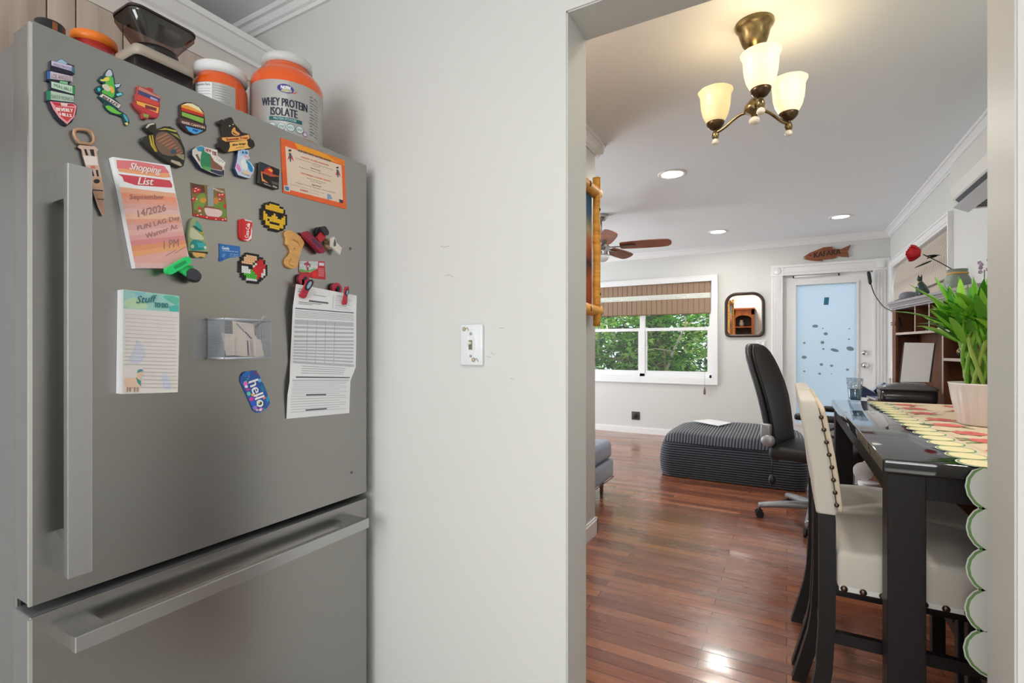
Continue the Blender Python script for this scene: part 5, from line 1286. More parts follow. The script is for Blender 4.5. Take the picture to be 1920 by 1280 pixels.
ramp_color(M_art, ma.outputs[0], [(.18, hx(130, 60, 30)), (.4, hx(190, 96, 50)), (.55, hx(70, 64, 80)), (.68, hx(206, 110, 70)), (.84, hx(196, 190, 160)), (1.0, hx(60, 110, 146))])
mb = MB(); mb.box((XS + .003, 2.03, 1.44), (XS + .030, yA - .02, 2.15), M_art); mb.build('canvas', t)

# ------------------------------------------------------------------ counter height dining table
TT = .912
tx0, tx1, ty0, ty1 = .218, .985, 1.592, 3.28
t = thing('dining_table', 'counter height black dining table with a mirror gloss top', 'table', ((tx0 + tx1) / 2, (ty0 + ty1) / 2, 0))
mb = MB(); mb.rbox((tx0, ty0, TT - .038), (tx1, ty1, TT), M_gloss, .007, 3); mb.build('tabletop', t)
mb = MB()
for a, b2 in (((tx0 + .03, ty0 + .02, 0), (tx1 - .03, ty0 + .042, 0)), ((tx0 + .03, ty1 - .042, 0), (tx1 - .03, ty1 - .02, 0)), ((tx0 + .016, ty0 + .03, 0), (tx0 + .04, ty1 - .03, 0)), ((tx1 - .04, ty0 + .03, 0), (tx1 - .016, ty1 - .03, 0))):
    mb.box((a[0], a[1], TT - .100), (b2[0], b2[1], TT - .038), M_blackwood)
mb.build('apron', t)
for x in (tx0 + .012, tx1 - .092):
    for y in (ty0 + .012, ty1 - .092):
        mb = MB(); mb.rbox((x, y, 0), (x + .080, y + .080, TT - .038), M_blackwood, .003, 2, False); mb.build('leg', t)

# table runner: scalloped cream cloth with a green border and printed flowers
M_cream = mat('runner_cream', hx(226, 206, 176), .9); M_creamw = mat('runner_white', hx(222, 224, 218), .9); M_grn = mat('runner_green', hx(120, 158, 100), .9); M_grnd = mat('runner_leaf', hx(106, 122, 70), .9); M_pink = mat('runner_pink', hx(216, 112, 104), .9); M_yel = mat('runner_scallop', hx(232, 222, 176), .9); M_blu = mat('runner_blue', hx(150, 168, 160), .9)
rx0, rx1, ry0, ry1 = .425, .80, 1.5855, 3.26
hang = .49
def rn(s_, tt, lift):
    """cloth coordinates: s_ across, tt along (negative = hanging at the near end)"""
    if tt >= 0: return Vector((s_, ry0 + tt, TT + .0010 + lift))
    return Vector((s_ + .003 * math.sin(-tt * 9), ry0 - .0010 - lift * 1.6, TT + .001 + tt))
def cloth_poly(mb, pts, m, lift):
    mb.add([rn(a, b2, lift) for a, b2 in pts], [list(range(len(pts)))], m)
mb = MB(); N = 40
L0 = -hang; L1 = ry1 - ry0
vs = []
for i in range(N + 1):
    q = L0 + (L1 - L0) * i / N
    vs += [rn(rx0, q, 0), rn(rx1, q, 0)]
i0 = None
k = int(round(-L0 / (L1 - L0) * N)); vs[2 * k] = rn(rx0, 0, 0); vs[2 * k + 1] = rn(rx1, 0, 0)
mb.add(vs, [(2 * i, 2 * i + 1, 2 * i + 3, 2 * i + 2) for i in range(N)], M_cream)
per = .098
ns = int((L1 - L0) / per)
for i in range(ns):
    c_ = L0 + per * (i + .5)
    if abs(c_) < per * .5: c_ = c_ 
    for (xx, sg) in ((rx0, -1), (rx1, 1)):
        for (rr, ry_, m, lf) in (((.046, .0560, M_creamw, .0003), (.043, .0530, M_grn, .0006), (.038, .046, M_yel, .0009)) if c_ > 0 else ((.062, .0635, M_creamw, .0003), (.0590, .0605, M_grn, .0006), (.0535, .0550, M_creamw, .0009))):
            pts = []
            for j in range(18):
                q = 2 * PI * j / 18
                a, b2 = xx + (sg * .006 if c_ > 0 else -sg * .014) + rr * math.cos(q), c_ + ry_ * math.sin(q)
                if c_ > 0: b2 = max(b2, .0)
                else: b2 = min(b2, -.0005)
                pts.append((a, b2))
            cloth_poly(mb, pts, m, lf)
for i in range(4):
    c_ = rx0 + .04 + per * (i + .1)
    for (rr, m, lf) in ((.05, M_creamw, .0003), (.044, M_grn, .0006), (.034, M_creamw, .0009)):
        cloth_poly(mb, [(c_ + rr * math.cos(2 * PI * j / 16), L0 + rr * .8 * math.sin(2 * PI * j / 16)) for j in range(16)], m, lf)
rnd = random.Random(3)
mb.add([rn(a, b2, .0011) for a, b2 in ((rx0 + .045, -.004), (rx1 - .045, -.004), (rx1 - .045, L0 + .04), (rx0 + .045, L0 + .04))], [(0, 1, 2, 3)], M_creamw)
cloth_poly(mb, [(rx0 + .05, .004), (rx1 - .05, .004), (rx1 - .05, L1 - .06), (rx0 + .05, L1 - .06)], M_cream, .0011)
for k in range(9):
    for sd_ in (rx0 + .095, rx1 - .095):
        bx_, by_ = sd_ + rnd.uniform(-.015, .02), .05 + k * .185 + rnd.uniform(-.02, .02)
        for j in range(7):
            q = rnd.uniform(0, 6.28); r = rnd.uniform(.03, .07)
            lx, ly = bx_ + math.cos(q) * r, by_ + math.sin(q) * r
            cloth_poly(mb, [(lx + .022 * math.cos(q + a) * w_, ly + .022 * math.sin(q + a) * w_) for a, w_ in ((0, 1.2), (.6, .6), (1.57, .32), (2.5, .6), (3.14, 1.2), (3.8, .6), (4.71, .32), (5.7, .6))], rnd.choice([M_grnd, M_grnd, M_grn, M_blu]), .0014 + j * .0001)
        for j in range(5):
            q = j * 1.256
            cloth_poly(mb, [(bx_ + .024 * math.cos(q) + .024 * math.cos(w_), by_ + .024 * math.sin(q) + .026 * math.sin(w_)) for w_ in [a * .628 for a in range(10)]], M_pink, .0023 + j * .0001)
        cloth_poly(mb, [(bx_ + .008 * math.cos(a), by_ + .008 * math.sin(a)) for a in [q * .785 for q in range(8)]], mat('runner_pinkd', hx(190, 70, 70), .9), .003)
tag(mb.build('table_runner'), 'cream floral table runner with green scalloped edge, hanging over the near table end', 'table runner')

# potted lucky bamboo
px_, py_ = .645, 2.44
t = thing('bamboo_plant', 'lucky bamboo with braided stalks in a ribbed white pot on the runner', 'potted plant', (px_, py_, TT + .0045))
M_pot = mat('pot_glaze', (.76, .70, .69), .25, coat=.3)
z0 = TT + .0045
mb = MB(); mb.lathe([(.0, 0), (.076, 0), (.080, .006), (.098, .09), (.108, .148), (.110, .154), (.103, .154), (.100, .140), (.0, .138)], (px_, py_, z0), M_pot, 96)
for i, v in enumerate(mb.v):
    d = Vector((v.x - px_, v.y - py_, 0)); h_ = v.z - z0
    if .004 < h_ < .146 and d.length > .07:
        q = math.atan2(d.y, d.x); mb.v[i] = v + d.normalized() * .0022 * math.sin(q * 24 + h_ * 60)
mb.build('pot', t)
M_st = K(110, 160, 50, .4); M_st2 = K(150, 176, 80, .4); M_node = K(196, 170, 90, .5)
mb = MB()
for i in range(60):
    q = rnd.uniform(0, 6.28); r = rnd.uniform(0, .09); mb.ball((px_ + r * math.cos(q), py_ + r * math.sin(q), z0 + .142), rnd.uniform(.006, .010), rnd.choice([K(176, 110, 70), K(206, 160, 120), K(150, 70, 60), K(210, 196, 170)]), 6)
mb.build('pebbles', t)
tops = []
for i in range(26):
    mb = MB(); ph = 2 * PI * i / 26; sg = 1 if i % 2 else -1; pts = []; N = 20
    hh = rnd.uniform(.16, .27)
    for j in range(N + 1):
        k = j / N; q = ph + sg * k * .95; r = .050 + .022 * k + .006 * math.sin(k * 5 + i)
        pts.append(Vector((px_ + r * math.cos(q), py_ + r * math.sin(q), z0 + .13 + hh * k)))
    rs = [.0070 + (.0014 if j % 5 == 0 else 0) for j in range(N + 1)]
    mb.tube(pts, rs, M_st if i % 3 else M_st2, 8)
    for j in range(0, N + 1, 5):
        mb.lathe([(.0076, -.0012), (.0087, 0), (.0076, .0012)], pts[j], M_node, 8)
    mb.build('stalk', t)
    tops.append(pts[-1]); tops.append(pts[-4]); tops.append(pts[-2])
mb = MB()
gl_ = [K(84, 160, 40, .35), K(112, 184, 50, .35), K(66, 136, 36, .35), K(144, 204, 70, .35)]
def leaf(mb, p, d, L_, w_, m, droop):
    d = Vector(d).normalized(); s_ = d.cross(Vector((0, 0, 1)))
    if s_.length < .1: s_ = Vector((1, 0, 0))
    s_.normalize(); N = 7; vs = []
    for i in range(N + 1):
        k = i / N; c_ = p + d * (L_ * k) - Vector((0, 0, droop * L_ * k * k))
        ww = w_ * math.sin(PI * min(1, k * .92 + .08)) ** .7 * (1 - k * .2) if i < N else 0
        up_ = d.cross(s_) * (-.3 * ww)
        vs += [c_ - s_ * ww + up_ * -1, c_, c_ + s_ * ww + up_ * -1]
    fs = []
    for i in range(N):
        for j in range(2): fs.append((i * 3 + j, i * 3 + j + 1, i * 3 + j + 4, i * 3 + j + 3))
    mb.add(vs, fs, m, True)
for p in tops:
    for k in range(3):
        q = math.atan2(p.y - py_, p.x - px_) + rnd.uniform(-1.5, 1.5)
        el = rnd.uniform(.55, 1.5)
        leaf(mb, p, (math.cos(q) * math.cos(el), math.sin(q) * math.cos(el), math.sin(el)), rnd.uniform(.13, .29), rnd.uniform(.013, .021), rnd.choice(gl_), rnd.uniform(.05, .6))
mb.build('foliage', t)

# drinking glass at the far end of the table
gx_, gy_ = .318, 3.19
M_clear = thin('clear_glass', (.90, .93, .96), .14)
t = thing('drinking_glass', 'patterned clear tumbler with a straw at the far table corner', 'glass', (gx_, gy_, TT))
mb = MB(); mb.lathe([(0, .001), (.026, .001), (.029, .01), (.038, .128), (.036, .128), (.027, .012), (0, .010)], (gx_, gy_, TT), M_clear, 24)
for i in range(60):
    q = rnd.uniform(0, 6.28); h_ = rnd.uniform(.07, .125); r = .0292 + (h_ - .01) * .0763
    mb.ball((gx_ + r * math.cos(q), gy_ + r * math.sin(q), TT + h_), .0022, rnd.choice([M_inkg, M_white, K(90, 96, 110)]), 6)
mb.build('tumbler', t)
mb = MB(); mb.lathe([(0, .011), (.026, .011), (.0305, .07), (0, .07)], (gx_, gy_, TT), mat('blue_drink', hx(90, 150, 180), .1, trans=.6), 18); mb.build('drink', t)
mb = MB(); mb.tube([(gx_ + .012, gy_, TT + .02), (gx_ + .018, gy_ + .004, TT + .15), (gx_ - .01, gy_ - .03, TT + .166)], .0022, M_white, 6); mb.build('straw', t)

# ------------------------------------------------------------------ upholstered counter chairs
def make_chair(label):
    t = thing('counter_chair', label, 'chair', (0, 0, 0), group='upholstered counter chairs')
    W = .192
    def backx(z):   # rear post centre line
        pts = [(0, -.045), (.1, -.018), (.22, .012), (.4, .022), (.72, .022), (.85, .008), (1.05, -.028)]
        for (za, xa), (zb, xb) in zip(pts, pts[1:]):
            if z <= zb: return xa + (xb - xa) * (z - za) / (zb - za)
        return pts[-1][1]
    for sy in (-1, 1):
        mb = MB(); y = sy * (W - .022); rings = []
        for i in range(13):
            z = .76 * i / 12; x = backx(z); hw = .021
            rings.append([Vector((x - hw, y - hw, z)), Vector((x + hw, y - hw, z)), Vector((x + hw, y + hw, z)), Vector((x - hw, y + hw, z))])
        loft(mb, rings, M_blackwood, False); mb.build('leg', t, True)
    for sy in (-1, 1):
        mb = MB(); y = sy * (W - .024); mb.rbox((.415, y - .021, 0), (.457, y + .021, .512), M_blackwood, .003, 2, False); mb.build('leg', t, True)
    for sy in (-1, 1):
        mb = MB(); y = sy * (W - .024); mb.box((.02, y - .010, .335 if sy < 0 else .335), (.43, y + .010, .368), M_blackwood); mb.build('stretcher', t, True)
    mb = MB(); mb.box((.428, -W + .03, .20), (.448, W - .03, .24), M_blackwood); mb.build('stretcher', t, True)
    mb = MB(); mb.box((.01, -W + .03, .27), (.03, W - .03, .305), M_blackwood); mb.build('stretcher', t, True)
    mb = MB(); mb.box((.03, -W + .012, .490), (.45, W - .012, .515), M_blackwood)
    mb.build('seat_frame', t, True)
    def dome(v):
        if v.z > .57:
            a = max(0, 1 - ((v.x - .25) / .24) ** 2); b_ = max(0, 1 - (v.y / .23) ** 2)
            v.z += .034 * min(1, a) ** .6 * min(1, b_) ** .6
        return v
    mb = MB(); mb.rbox((.045, -W - .006, .502), (.485, W + .006, .605), M_linen, .016, 3, True, dome)
    mb.box((.050, -W - .0075, .502), (.480, W + .0075, .516), mat('linen_band', hx(214, 212, 206), .9)); mb.build('seat', t, True)
    def nail(c_, r, sc_):
        mb = MB(); mb.ball(c_, r, M_nail, 10, sc_); mb.build('nailhead', t, True)
    for i in range(10):
        for sy in (-1, 1): nail((.062 + i * .045, sy * (W + .0085), .509), .0095, (1, .6, 1))
    for i in range(10): nail((.486, -W + .02 + i * .0422, .509), .0095, (.6, 1, 1))
    # backrest: side panels of light linen, padded front
    def bshape(zs, x0_, x1_, w_, m, r=.02):
        mb = MB(); rings = []
        for i, z in enumerate(zs):
            k = i / (len(zs) - 1); x = backx(z)
            tp = 1
            if z > .99: tp = math.sqrt(max(0.05, 1 - ((z - .99) / .057) ** 2))
            a, b_ = x + x0_ * (1 if tp == 1 else .6 + .4 * tp), x + x1_ * (.75 + .25 * tp)
            pts = rrect((a + b_) / 2, 0, (b_ - a) / 2, w_ * (.96 + .04 * tp), min(r, (b_ - a) * .45), z, 4)
            rings.append(pts)
        loft(mb, rings, m, True)
        return mb
    zs = [.715, .72, .76, .8, .85, .9, .95, .985, 1.0, 1.016, 1.029, 1.039, 1.046]
    bshape(zs, -.028, .024, W + .004, M_linen, .012).build('backrest', t, True)
    zs2 = [.725, .735, .77, .82, .88, .93, .97, .995, 1.01, 1.022]
    lab(bshape(zs2, .026, .040, W - .002, mat('linen_front', hx(206, 190, 166), .9), .009).build('back_pad', t, True), 'warmer beige front pad')
    for i in range(8):
        z = .745 + i * .036
        for sy in (-1, 1): nail((backx(z) + .025, sy * (W + .004), z), .0065, (1, .7, 1))
    return t
ch = make_chair('cream linen counter chair nearest the kitchen, tucked under the black table')
ch.location = (.082, 1.900, 0)
dup(ch, (.082, 2.340, 0), 0, 'cream linen counter chair farther from the kitchen, behind the other one')

# ------------------------------------------------------------------ office chair
M_mesh = mat('chair_mesh_black', (.014, .013, .013), .55); M_grey = mat('chair_grey', hx(150, 150, 152), .35, .3); M_frame = mat('chair_frame', hx(48, 48, 50), .45)
t = thing('office_chair', 'high backed black office chair on a grey star base in front of the ottoman', 'chair', (.17, 3.98, 0), math.radians(-18))
def cback(z):
    pts = [(.40, -.20), (.55, -.235), (.70, -.255), (.9, -.30), (1.1, -.365), (1.235, -.395)]
    for (za, xa), (zb, xb) in zip(pts, pts[1:]):
        if z <= zb: return xa + (xb - xa) * (z - za) / (zb - za)
    return pts[-1][1]
def backring(z, w_, x0_, x1_, curve=.04):
    """horizontal slice of the curved back"""
    pts = []; n = 10
    for i in range(n + 1):
        y = -w_ + 2 * w_ * i / n; pts.append(Vector((cback(z) + x1_ + curve * (y / .25) ** 2, y, z)))
    for i in range(n + 1):
        y = w_ - 2 * w_ * i / n; pts.append(Vector((cback(z) + x0_ + curve * (y / .25) ** 2, y, z)))
    return pts
prof = [(.41, .13), (.42, .17), (.46, .205), (.55, .22), (.65, .225), (.75, .235), (.85, .245), (.95, .245), (1.05, .235), (1.12, .215), (1.17, .185), (1.20, .15), (1.222, .10), (1.232, .05)]
mb = MB(); loft(mb, [backring(z, w_, -.035, .0) for z, w_ in prof], M_frame); mb.build('backrest_shell', t, True)
mb = MB(); loft(mb, [backring(z, w_ - .032, .0, .022, .045) for z, w_ in prof[2:-1]], M_mesh); mb.build('backrest_pad', t, True)
mb = MB(); mb.rbox((-.22, -.25, .44), (.27, .25, .53), M_mesh, .035, 4); mb.build('seat', t, True)
for sy in (-1, 1):
    mb = MB(); mb.rbox((-.03, sy * .30 - .035, .735), (.24, sy * .30 + .035, .775), M_black, .015, 3)
    mb.tube([(.1, sy * .22, .46), (.1, sy * .30, .48), (.09, sy * .31, .6), (.1, sy * .30, .74)], .02, M_black, 8, sx=1.4); mb.build('armrest', t, True)
mb = MB(); mb.tube([(-.19, -.05, .46), (-.24, -.0, .5), (-.26, 0, .62)], .025, M_black, 8); mb.build('back_bracket', t, True)
mb = MB(); mb.rbox((-.265, -.262, .575), (-.195, -.225, .68), M_grey, .015, 3); mb.ball((-.215, -.25, .565), .048, M_grey, 14, (1, .55, .9)); mb.build('tilt_knob', t, True)
mb = MB(); mb.tube([(-.19, -.235, .45), (-.19, -.25, .40), (-.188, -.25, .345)], .004, M_black, 6); mb.ball((-.188, -.25, .30), .028, M_black, 12, (.85, .85, 1.35)); mb.build('lumbar_pump', t, True)
mb = MB(); mb.lathe([(.03, .12), (.032, .26), (.022, .27), (.022, .42), (.06, .43), (.06, .45)], (0, 0, 0), M_black, 16); mb.build('gas_lift', t, True)
for k in range(5):
    q = math.radians(208 + 72 * k); u = Vector((math.cos(q), math.sin(q), 0))
    mb = MB(); rings = []
    for i in range(9):
        a = i / 8; c_ = u * (.02 + .33 * a) + Vector((0, 0, .118 - .03 * a * a)); s_ = Vector((-u.y, u.x, 0))
        w_, h_ = .036 - .014 * a, .026 - .008 * a
        rings.append([c_ + s_ * w_ * .9 + Vector((0, 0, -h_)), c_ + s_ * w_, c_ + s_ * w_ * .55 + Vector((0, 0, h_ * .7)), c_ - s_ * w_ * .55 + Vector((0, 0, h_ * .7)), c_ - s_ * w_, c_ - s_ * w_ * .9 + Vector((0, 0, -h_))])
    loft(mb, rings, M_grey); e_ = u * .345
    lg = mb.build('base_leg', t, True)
    mb = MB(); s_ = Vector((-u.y, u.x, 0))
    for sg in (-1, 1):
        A = e_ + s_ * .012 * sg; B = e_ + s_ * .028 * sg; A.z = B.z = .028; mb.tube([A, B], .027, M_black, 16, smooth=False)
    mb.tube([e_ + Vector((0, 0, .03)), e_ + Vector((0, 0, .075))], .009, M_black, 8); mb.tube([e_ - s_ * .012 + Vector((0, 0, .028)), e_ + s_ * .012 + Vector((0, 0, .028))], .018, M_black, 10)
    mb.build('caster', lg, True)

# ------------------------------------------------------------------ corduroy ottoman
ox0, ox1, oy0, oy1, oh = -1.06, .16, 4.73, 5.88, .40
M_c1 = mat('corduroy_dark', hx(28, 29, 33), 1, sheen=.2); M_c2 = mat('corduroy_light', hx(78, 82, 92), 1, sheen=.4)
bump_noise(M_c1, 300, .3, .002); bump_noise(M_c2, 300, .3, .002)
t = thing('ottoman', 'wide black and grey corduroy floor cushion on the hardwood floor', 'ottoman', ((ox0 + ox1) / 2, (oy0 + oy1) / 2, 0))
mb = MB(); nr = 15
rings = []; 
for i in range(nr * 4 + 1):
    k = i / (nr * 4); z = .005 + (oh - .085) * k
    bulge = .035 * math.sin(PI * min(1, k * .9 + .1)) ** .6 - .035 * max(0, (k - .8) / .2) ** 2 * 0
    rip = .006 * abs(math.sin(PI * k * nr))
    q = bulge + rip - .035
    rings.append(rrect((ox0 + ox1) / 2, (oy0 + oy1) / 2, (ox1 - ox0) / 2 + q, (oy1 - oy0) / 2 + q, .12, z, 6))
n = len(rings[0])
for i in range(len(rings) - 1):
    m = M_c1 if (i % 4) in (0, 3) else M_c2
    mb.add(rings[i] + rings[i + 1], [(j, (j + 1) % n, (j + 1) % n + n, j + n) for j in range(n)], m if i % 4 else M_c1, True)
mb.add(rings[0], [list(range(n))], M_c1); mb.build('side_panel', t)
mb = MB(); NX, NY = 44 * 4, 16; vs = []; cxo, cyo, hx_, hy_ = (ox0 + ox1) / 2, (oy0 + oy1) / 2, (ox1 - ox0) / 2 - .008, (oy1 - oy0) / 2 - .008
for i in range(NX + 1):
    for j in range(NY + 1):
        a = -1 + 2 * i / NX; b_ = -1 + 2 * j / NY
        # squircle mapping keeps the corners round
        x = a * math.sqrt(1 - b_ * b_ * .10); y = b_ * math.sqrt(1 - a * a * .10)
        e = max(0, 1 - abs(a) ** 7) ** .5 * max(0, 1 - abs(b_) ** 7) ** .5
        z = oh - .082 + .085 * e + .006 * abs(math.sin(PI * i / 4)) + .012 * math.sin(3 * a + 1.5 * b_) * e
        vs.append((cxo + x * hx_, cyo + y * hy_, z))
for m_ in (0, 1):
    fs = []
    for i in range(NX):
        if ((i % 4) in (1, 2)) != bool(m_): continue
        for j in range(NY): a = i * (NY + 1) + j; fs.append((a, a + NY + 1, a + NY + 2, a + 1))
    mb.add(vs, fs, M_c2 if m_ else M_c1, True)
mb.build('top_panel', t)
mb = MB(); q = [P(1300, 790, z=oh + .012), P(1330, 787, z=oh + .014), P(1372, 793, z=oh + .016), P(1348, 799, z=oh + .014)]
q = [Vector((p.x, p.y, oh + .022)) for p in q]; mb.prism(q, (0, 0, -.006), M_paper)
tag(mb.build('magazine'), 'pale magazine lying on the corduroy ottoman', 'magazine')

# ------------------------------------------------------------------ blue grey chaise
M_blue = mat('blue_grey_fabric', hx(132, 140, 158), .95, sheen=.3); bump_noise(M_blue, 400, .3, .001)
t = thing('chaise_sofa', 'blue grey upholstered chaise end standing behind the dining wall', 'sofa', (-1.85, 3.55, 0))
mb = MB(); mb.rbox((-2.5, 3.13, .13), (-1.255, 4.0, .285), M_blue, .03, 4); mb.build('base', t)
mb = MB(); mb.rbox((-2.49, 3.13, .288), (-1.262, 3.985, .44), M_blue, .045, 5); mb.build('seat_cushion', t)
mb = MB(); mb.tube([(-2.5, 3.13, .132), (-1.262, 3.13, .132), (-1.256, 3.995, .132), (-2.5, 3.995, .132)], .004, K(60, 66, 84), 6, closed=True); mb.build('piping', t)
for x in (-1.33, -2.42):
    for y in (3.2, 3.90):
        mb = MB(); mb.lathe([(.014, 0), (.016, .06), (.022, .13)], (x, y, 0), K(120, 104, 90, .3), 12); mb.build('leg', t)

# ------------------------------------------------------------------ desk with hutch
HP = Vector((.677, 4.497, 0)); HD = Vector((.1643, -.9864, 0)); HB = Vector((.9864, .1643, 0))
def hs(u):
    d = ray(u, HV); # intersect with the hutch front line
    # HP + s*HD = k*d
    det = HD.x * (-d.y) - (-d.x) * HD.y
    return (-HP.x * (-d.y) + (-d.x) * HP.y * 1.0) / det if det else 0
def hs(u):
    d = ray(u, HV); return (HP.y * d.x - HP.x * d.y) / (HD.x * d.y - HD.y * d.x)
def hp(s_, b_, z): return Vector((0, 0, z)) + HP + HD * s_ + HB * b_
def hbox(mb, s0, s1, b0, b1, z0, z1, m):
    mb.add([hp(s0, b0, z0), hp(s1, b0, z0), hp(s1, b1, z0), hp(s0, b1, z0), hp(s0, b0, z1), hp(s1, b0, z1), hp(s1, b1, z1), hp(s0, b1, z1)], [(0, 3, 2, 1), (4, 5, 6, 7), (0, 1, 5, 4), (1, 2, 6, 5), (2, 3, 7, 6), (3, 0, 4, 7)], m)
DZT = .86; SE = 1.15; HDp = .148
M_edge = mat('hutch_edge', hx(186, 172, 164), .4)
t = thing('desk', 'dark walnut desk with a cubby hutch against the right wall', 'desk', (HP.x + .1, 3.95, 0))
mb = MB(); mb.prism([hp(a, b_, DZT) for a, b_ in ((-.02, HDp), (-.02, -.16), (.35, -.20), (.62, -.345), (SE - .02, -.345), (SE - .02, HDp))], (0, 0, -.028), M_desk); mb.build('desktop', t)
for s0 in (-.01, SE - .34):
    mb = MB(); hbox(mb, s0, s0 + .31, -.145 if s0 < 0 else -.24, HDp, .0, DZT - .028, M_desk); ped = mb.build('pedestal', t)
    for i in range(3):
        mb = MB(); hbox(mb, s0 + .012, s0 + .298, -.16 if s0 < 0 else -.255, -.145 if s0 < 0 else -.24, .04 + i * .265, .29 + i * .265, M_desk); d_ = mb.build('drawer', ped)
        mb = MB(); bb = -.163 if s0 < 0 else -.258; c_ = hp(s0 + .155, bb, .17 + i * .265); mb.tube([hp(s0 + .11, bb - .004, c_.z), hp(s0 + .2, bb - .004, c_.z)], .005, M_nick, 8); mb.build('drawer_pull', d_)
zt, zl, zm = 1.531, 1.474, 1.308
mb = MB()
for (z0, z1, b0) in ((zl, zl + .012, -.004), (zl + .012, zl + .028, -.014), (zl + .028, zl + .04, -.020), (zl + .04, zt, -.030)):
    hbox(mb, -.03 if b0 < -.01 else -.01, SE, b0, HDp, z0, z1, mat('hutch_top', hx(150, 146, 150), .3))
mb.build('cornice', t)
mb = MB(); hbox(mb, 0, SE, HDp - .012, HDp, DZT, zl, M_desk); mb.build('back_panel', t)
sL = hs(1693)
mb = MB(); hbox(mb, 0, .018, 0, HDp - .012, DZT, zl, M_desk); hbox(mb, 0, .06, -.003, .012, DZT, zl, M_desk)
for z in (1.37, 1.385): hbox(mb, -.008, .07, -.010, 0, z - .006, z + .002, M_desk)
mb.build('side_panel', t)
mb = MB(); hbox(mb, SE - .018, SE, 0, HDp - .012, DZT, zl, M_desk); mb.build('side_panel', t)
mb = MB(); hbox(mb, .018, SE - .018, 0.0, HDp - .012, zm - .016, zm, M_desk); hbox(mb, .018, SE - .018, -.002, .0, zm - .016, zm, M_edge); mb.build('shelf', t)
for u in (1716, 1742.5, 1768, 1797, 1830):
    s_ = hs(u); mb = MB(); hbox(mb, s_ - .006, s_ + .006, 0.0, HDp - .012, zm, zl, M_desk); hbox(mb, s_ - .006, s_ + .006, -.002, 0, zm, zl, M_edge); mb.build('divider', t)
sV = hs(1768)
mb = MB(); hbox(mb, sV - .008, sV + .008, 0.0, HDp - .012, DZT, zm - .016, M_desk); hbox(mb, sV - .008, sV + .008, -.002, 0, DZT, zm - .016, M_edge); mb.build('divider', t)
mb = MB(); hbox(mb, sV + .008, SE - .018, 0.0, HDp - .012, 1.125, 1.141, M_desk); hbox(mb, sV + .008, SE - .018, -.002, 0.0, 1.125, 1.141, M_edge); mb.build('shelf', t)

# printer with a sheet in its rear tray
pxa, pxb, pya, pyb = .507, .757, 3.68, 3.86
pz = DZT + .001
t = thing('printer', 'low black inkjet printer with a grey curved top on the desk', 'printer', ((pxa + pxb) / 2, pya, pz))
mb = MB(); loft(mb, [rrect((pxa + pxb) / 2, (pya + pyb) / 2, (pxb - pxa) / 2 + .0, (pyb - pya) / 2, .02, pz, 4), rrect((pxa + pxb) / 2, (pya + pyb) / 2, (pxb - pxa) / 2 + .012, (pyb - pya) / 2 + .0, .03, pz + .03, 4), rrect((pxa + pxb) / 2, (pya + pyb) / 2, (pxb - pxa) / 2 + .012, (pyb - pya) / 2, .03, pz + .083, 4)], mat('printer_black', hx(40, 37, 39), .22)); mb.build('body', t)
mb = MB(); loft(mb, [rrect((pxa + pxb) / 2, (pya + pyb) / 2, (pxb - pxa) / 2 + .014, (pyb - pya) / 2 + .002, .03, pz + .086, 4), rrect((pxa + pxb) / 2, (pya + pyb) / 2, (pxb - pxa) / 2 + .016, (pyb - pya) / 2 + .004, .035, pz + .100, 4), rrect((pxa + pxb) / 2 + .02, (pya + pyb) / 2, (pxb - pxa) / 2 - .06, (pyb - pya) / 2 - .05, .03, pz + .128, 4)], mat('printer_lid', hx(92, 92, 96), .2)); mb.build('lid', t)
sh_b = [P(1688, 716, y=3.82), P(1742, 716, y=3.82)]; sh_t = [P(1696, 642, y=3.86), P(1752, 643, y=3.86)]
mb = MB(); mb.prism([sh_b[0], sh_b[1], sh_t[1], sh_t[0]], (0, .0015, 0), M_paper); mb.prism([sh_b[0] + Vector((-.006, .003, 0)), sh_b[1] + Vector((.010, .003, 0)), sh_t[1] + Vector((.008, .004, -.0)), sh_t[0] + Vector((-.004, .004, -.01))], (0, .006, 0), M_black); lab(mb.build('paper_support', t), 'white sheet on a black paper support')
# things on the hutch
def top_at(u, back=.07): s_ = hs(u); return hp(s_, back, zt + .0005)
c = top_at(1687, .05)
mb = MB(); prof = [(0, 0), (.040, .001), (.052, .012), (.055, .030), (.046, .052), (.024, .062), (0, .064)]
mb.lathe(prof, c, K(112, 114, 124, .6), 24); tag(mb.build('smart_speaker'), 'low rounded grey speaker at the left end of the hutch top', 'speaker')
c = top_at(1712, .045)
M_cat = K(44, 62, 58, .25); M_gold = K(190, 150, 70, .3)
t = thing('cat_figurine', 'dark green seated cat figurine with a gold collar on the hutch top', 'figurine', c)
mb = MB(); d_ = HD
mb.tube([c + d_ * .040 + Vector((0, 0, .0)), c + d_ * .034 + Vector((0, 0, .03)), c + d_ * .012 + Vector((0, 0, .068)), c - d_ * .012 + Vector((0, 0, .098)), c - d_ * .018 + Vector((0, 0, .118))], [.030, .032, .026, .016, .010], M_cat, 12)
mb.ball(c - d_ * .024 + Vector((0, 0, .128)), .015, M_cat, 12, (1.0, 1.2, 1)); mb.tube([c - d_ * .030 + Vector((0, 0, .126)), c - d_ * .050 + Vector((0, 0, .120))], [.010, .005], M_cat, 8)
for sg in (-1, 1):
    e_ = c - d_ * .018 + HB * .008 * sg; mb.tube([e_ + Vector((0, 0, .135)), e_ + Vector((0, 0, .154))], [.006, .0015], M_cat, 6)
    f_ = c - d_ * .022 + HB * .013 * sg; mb.tube([f_ + Vector((0, 0, .075)), f_ + Vector((0, 0, .03)), f_ - d_ * .004 + Vector((0, 0, .004)), f_ - d_ * .016 + Vector((0, 0, .004))], [.011, .008, .006, .006], M_cat, 8)
mb.build('body', t)
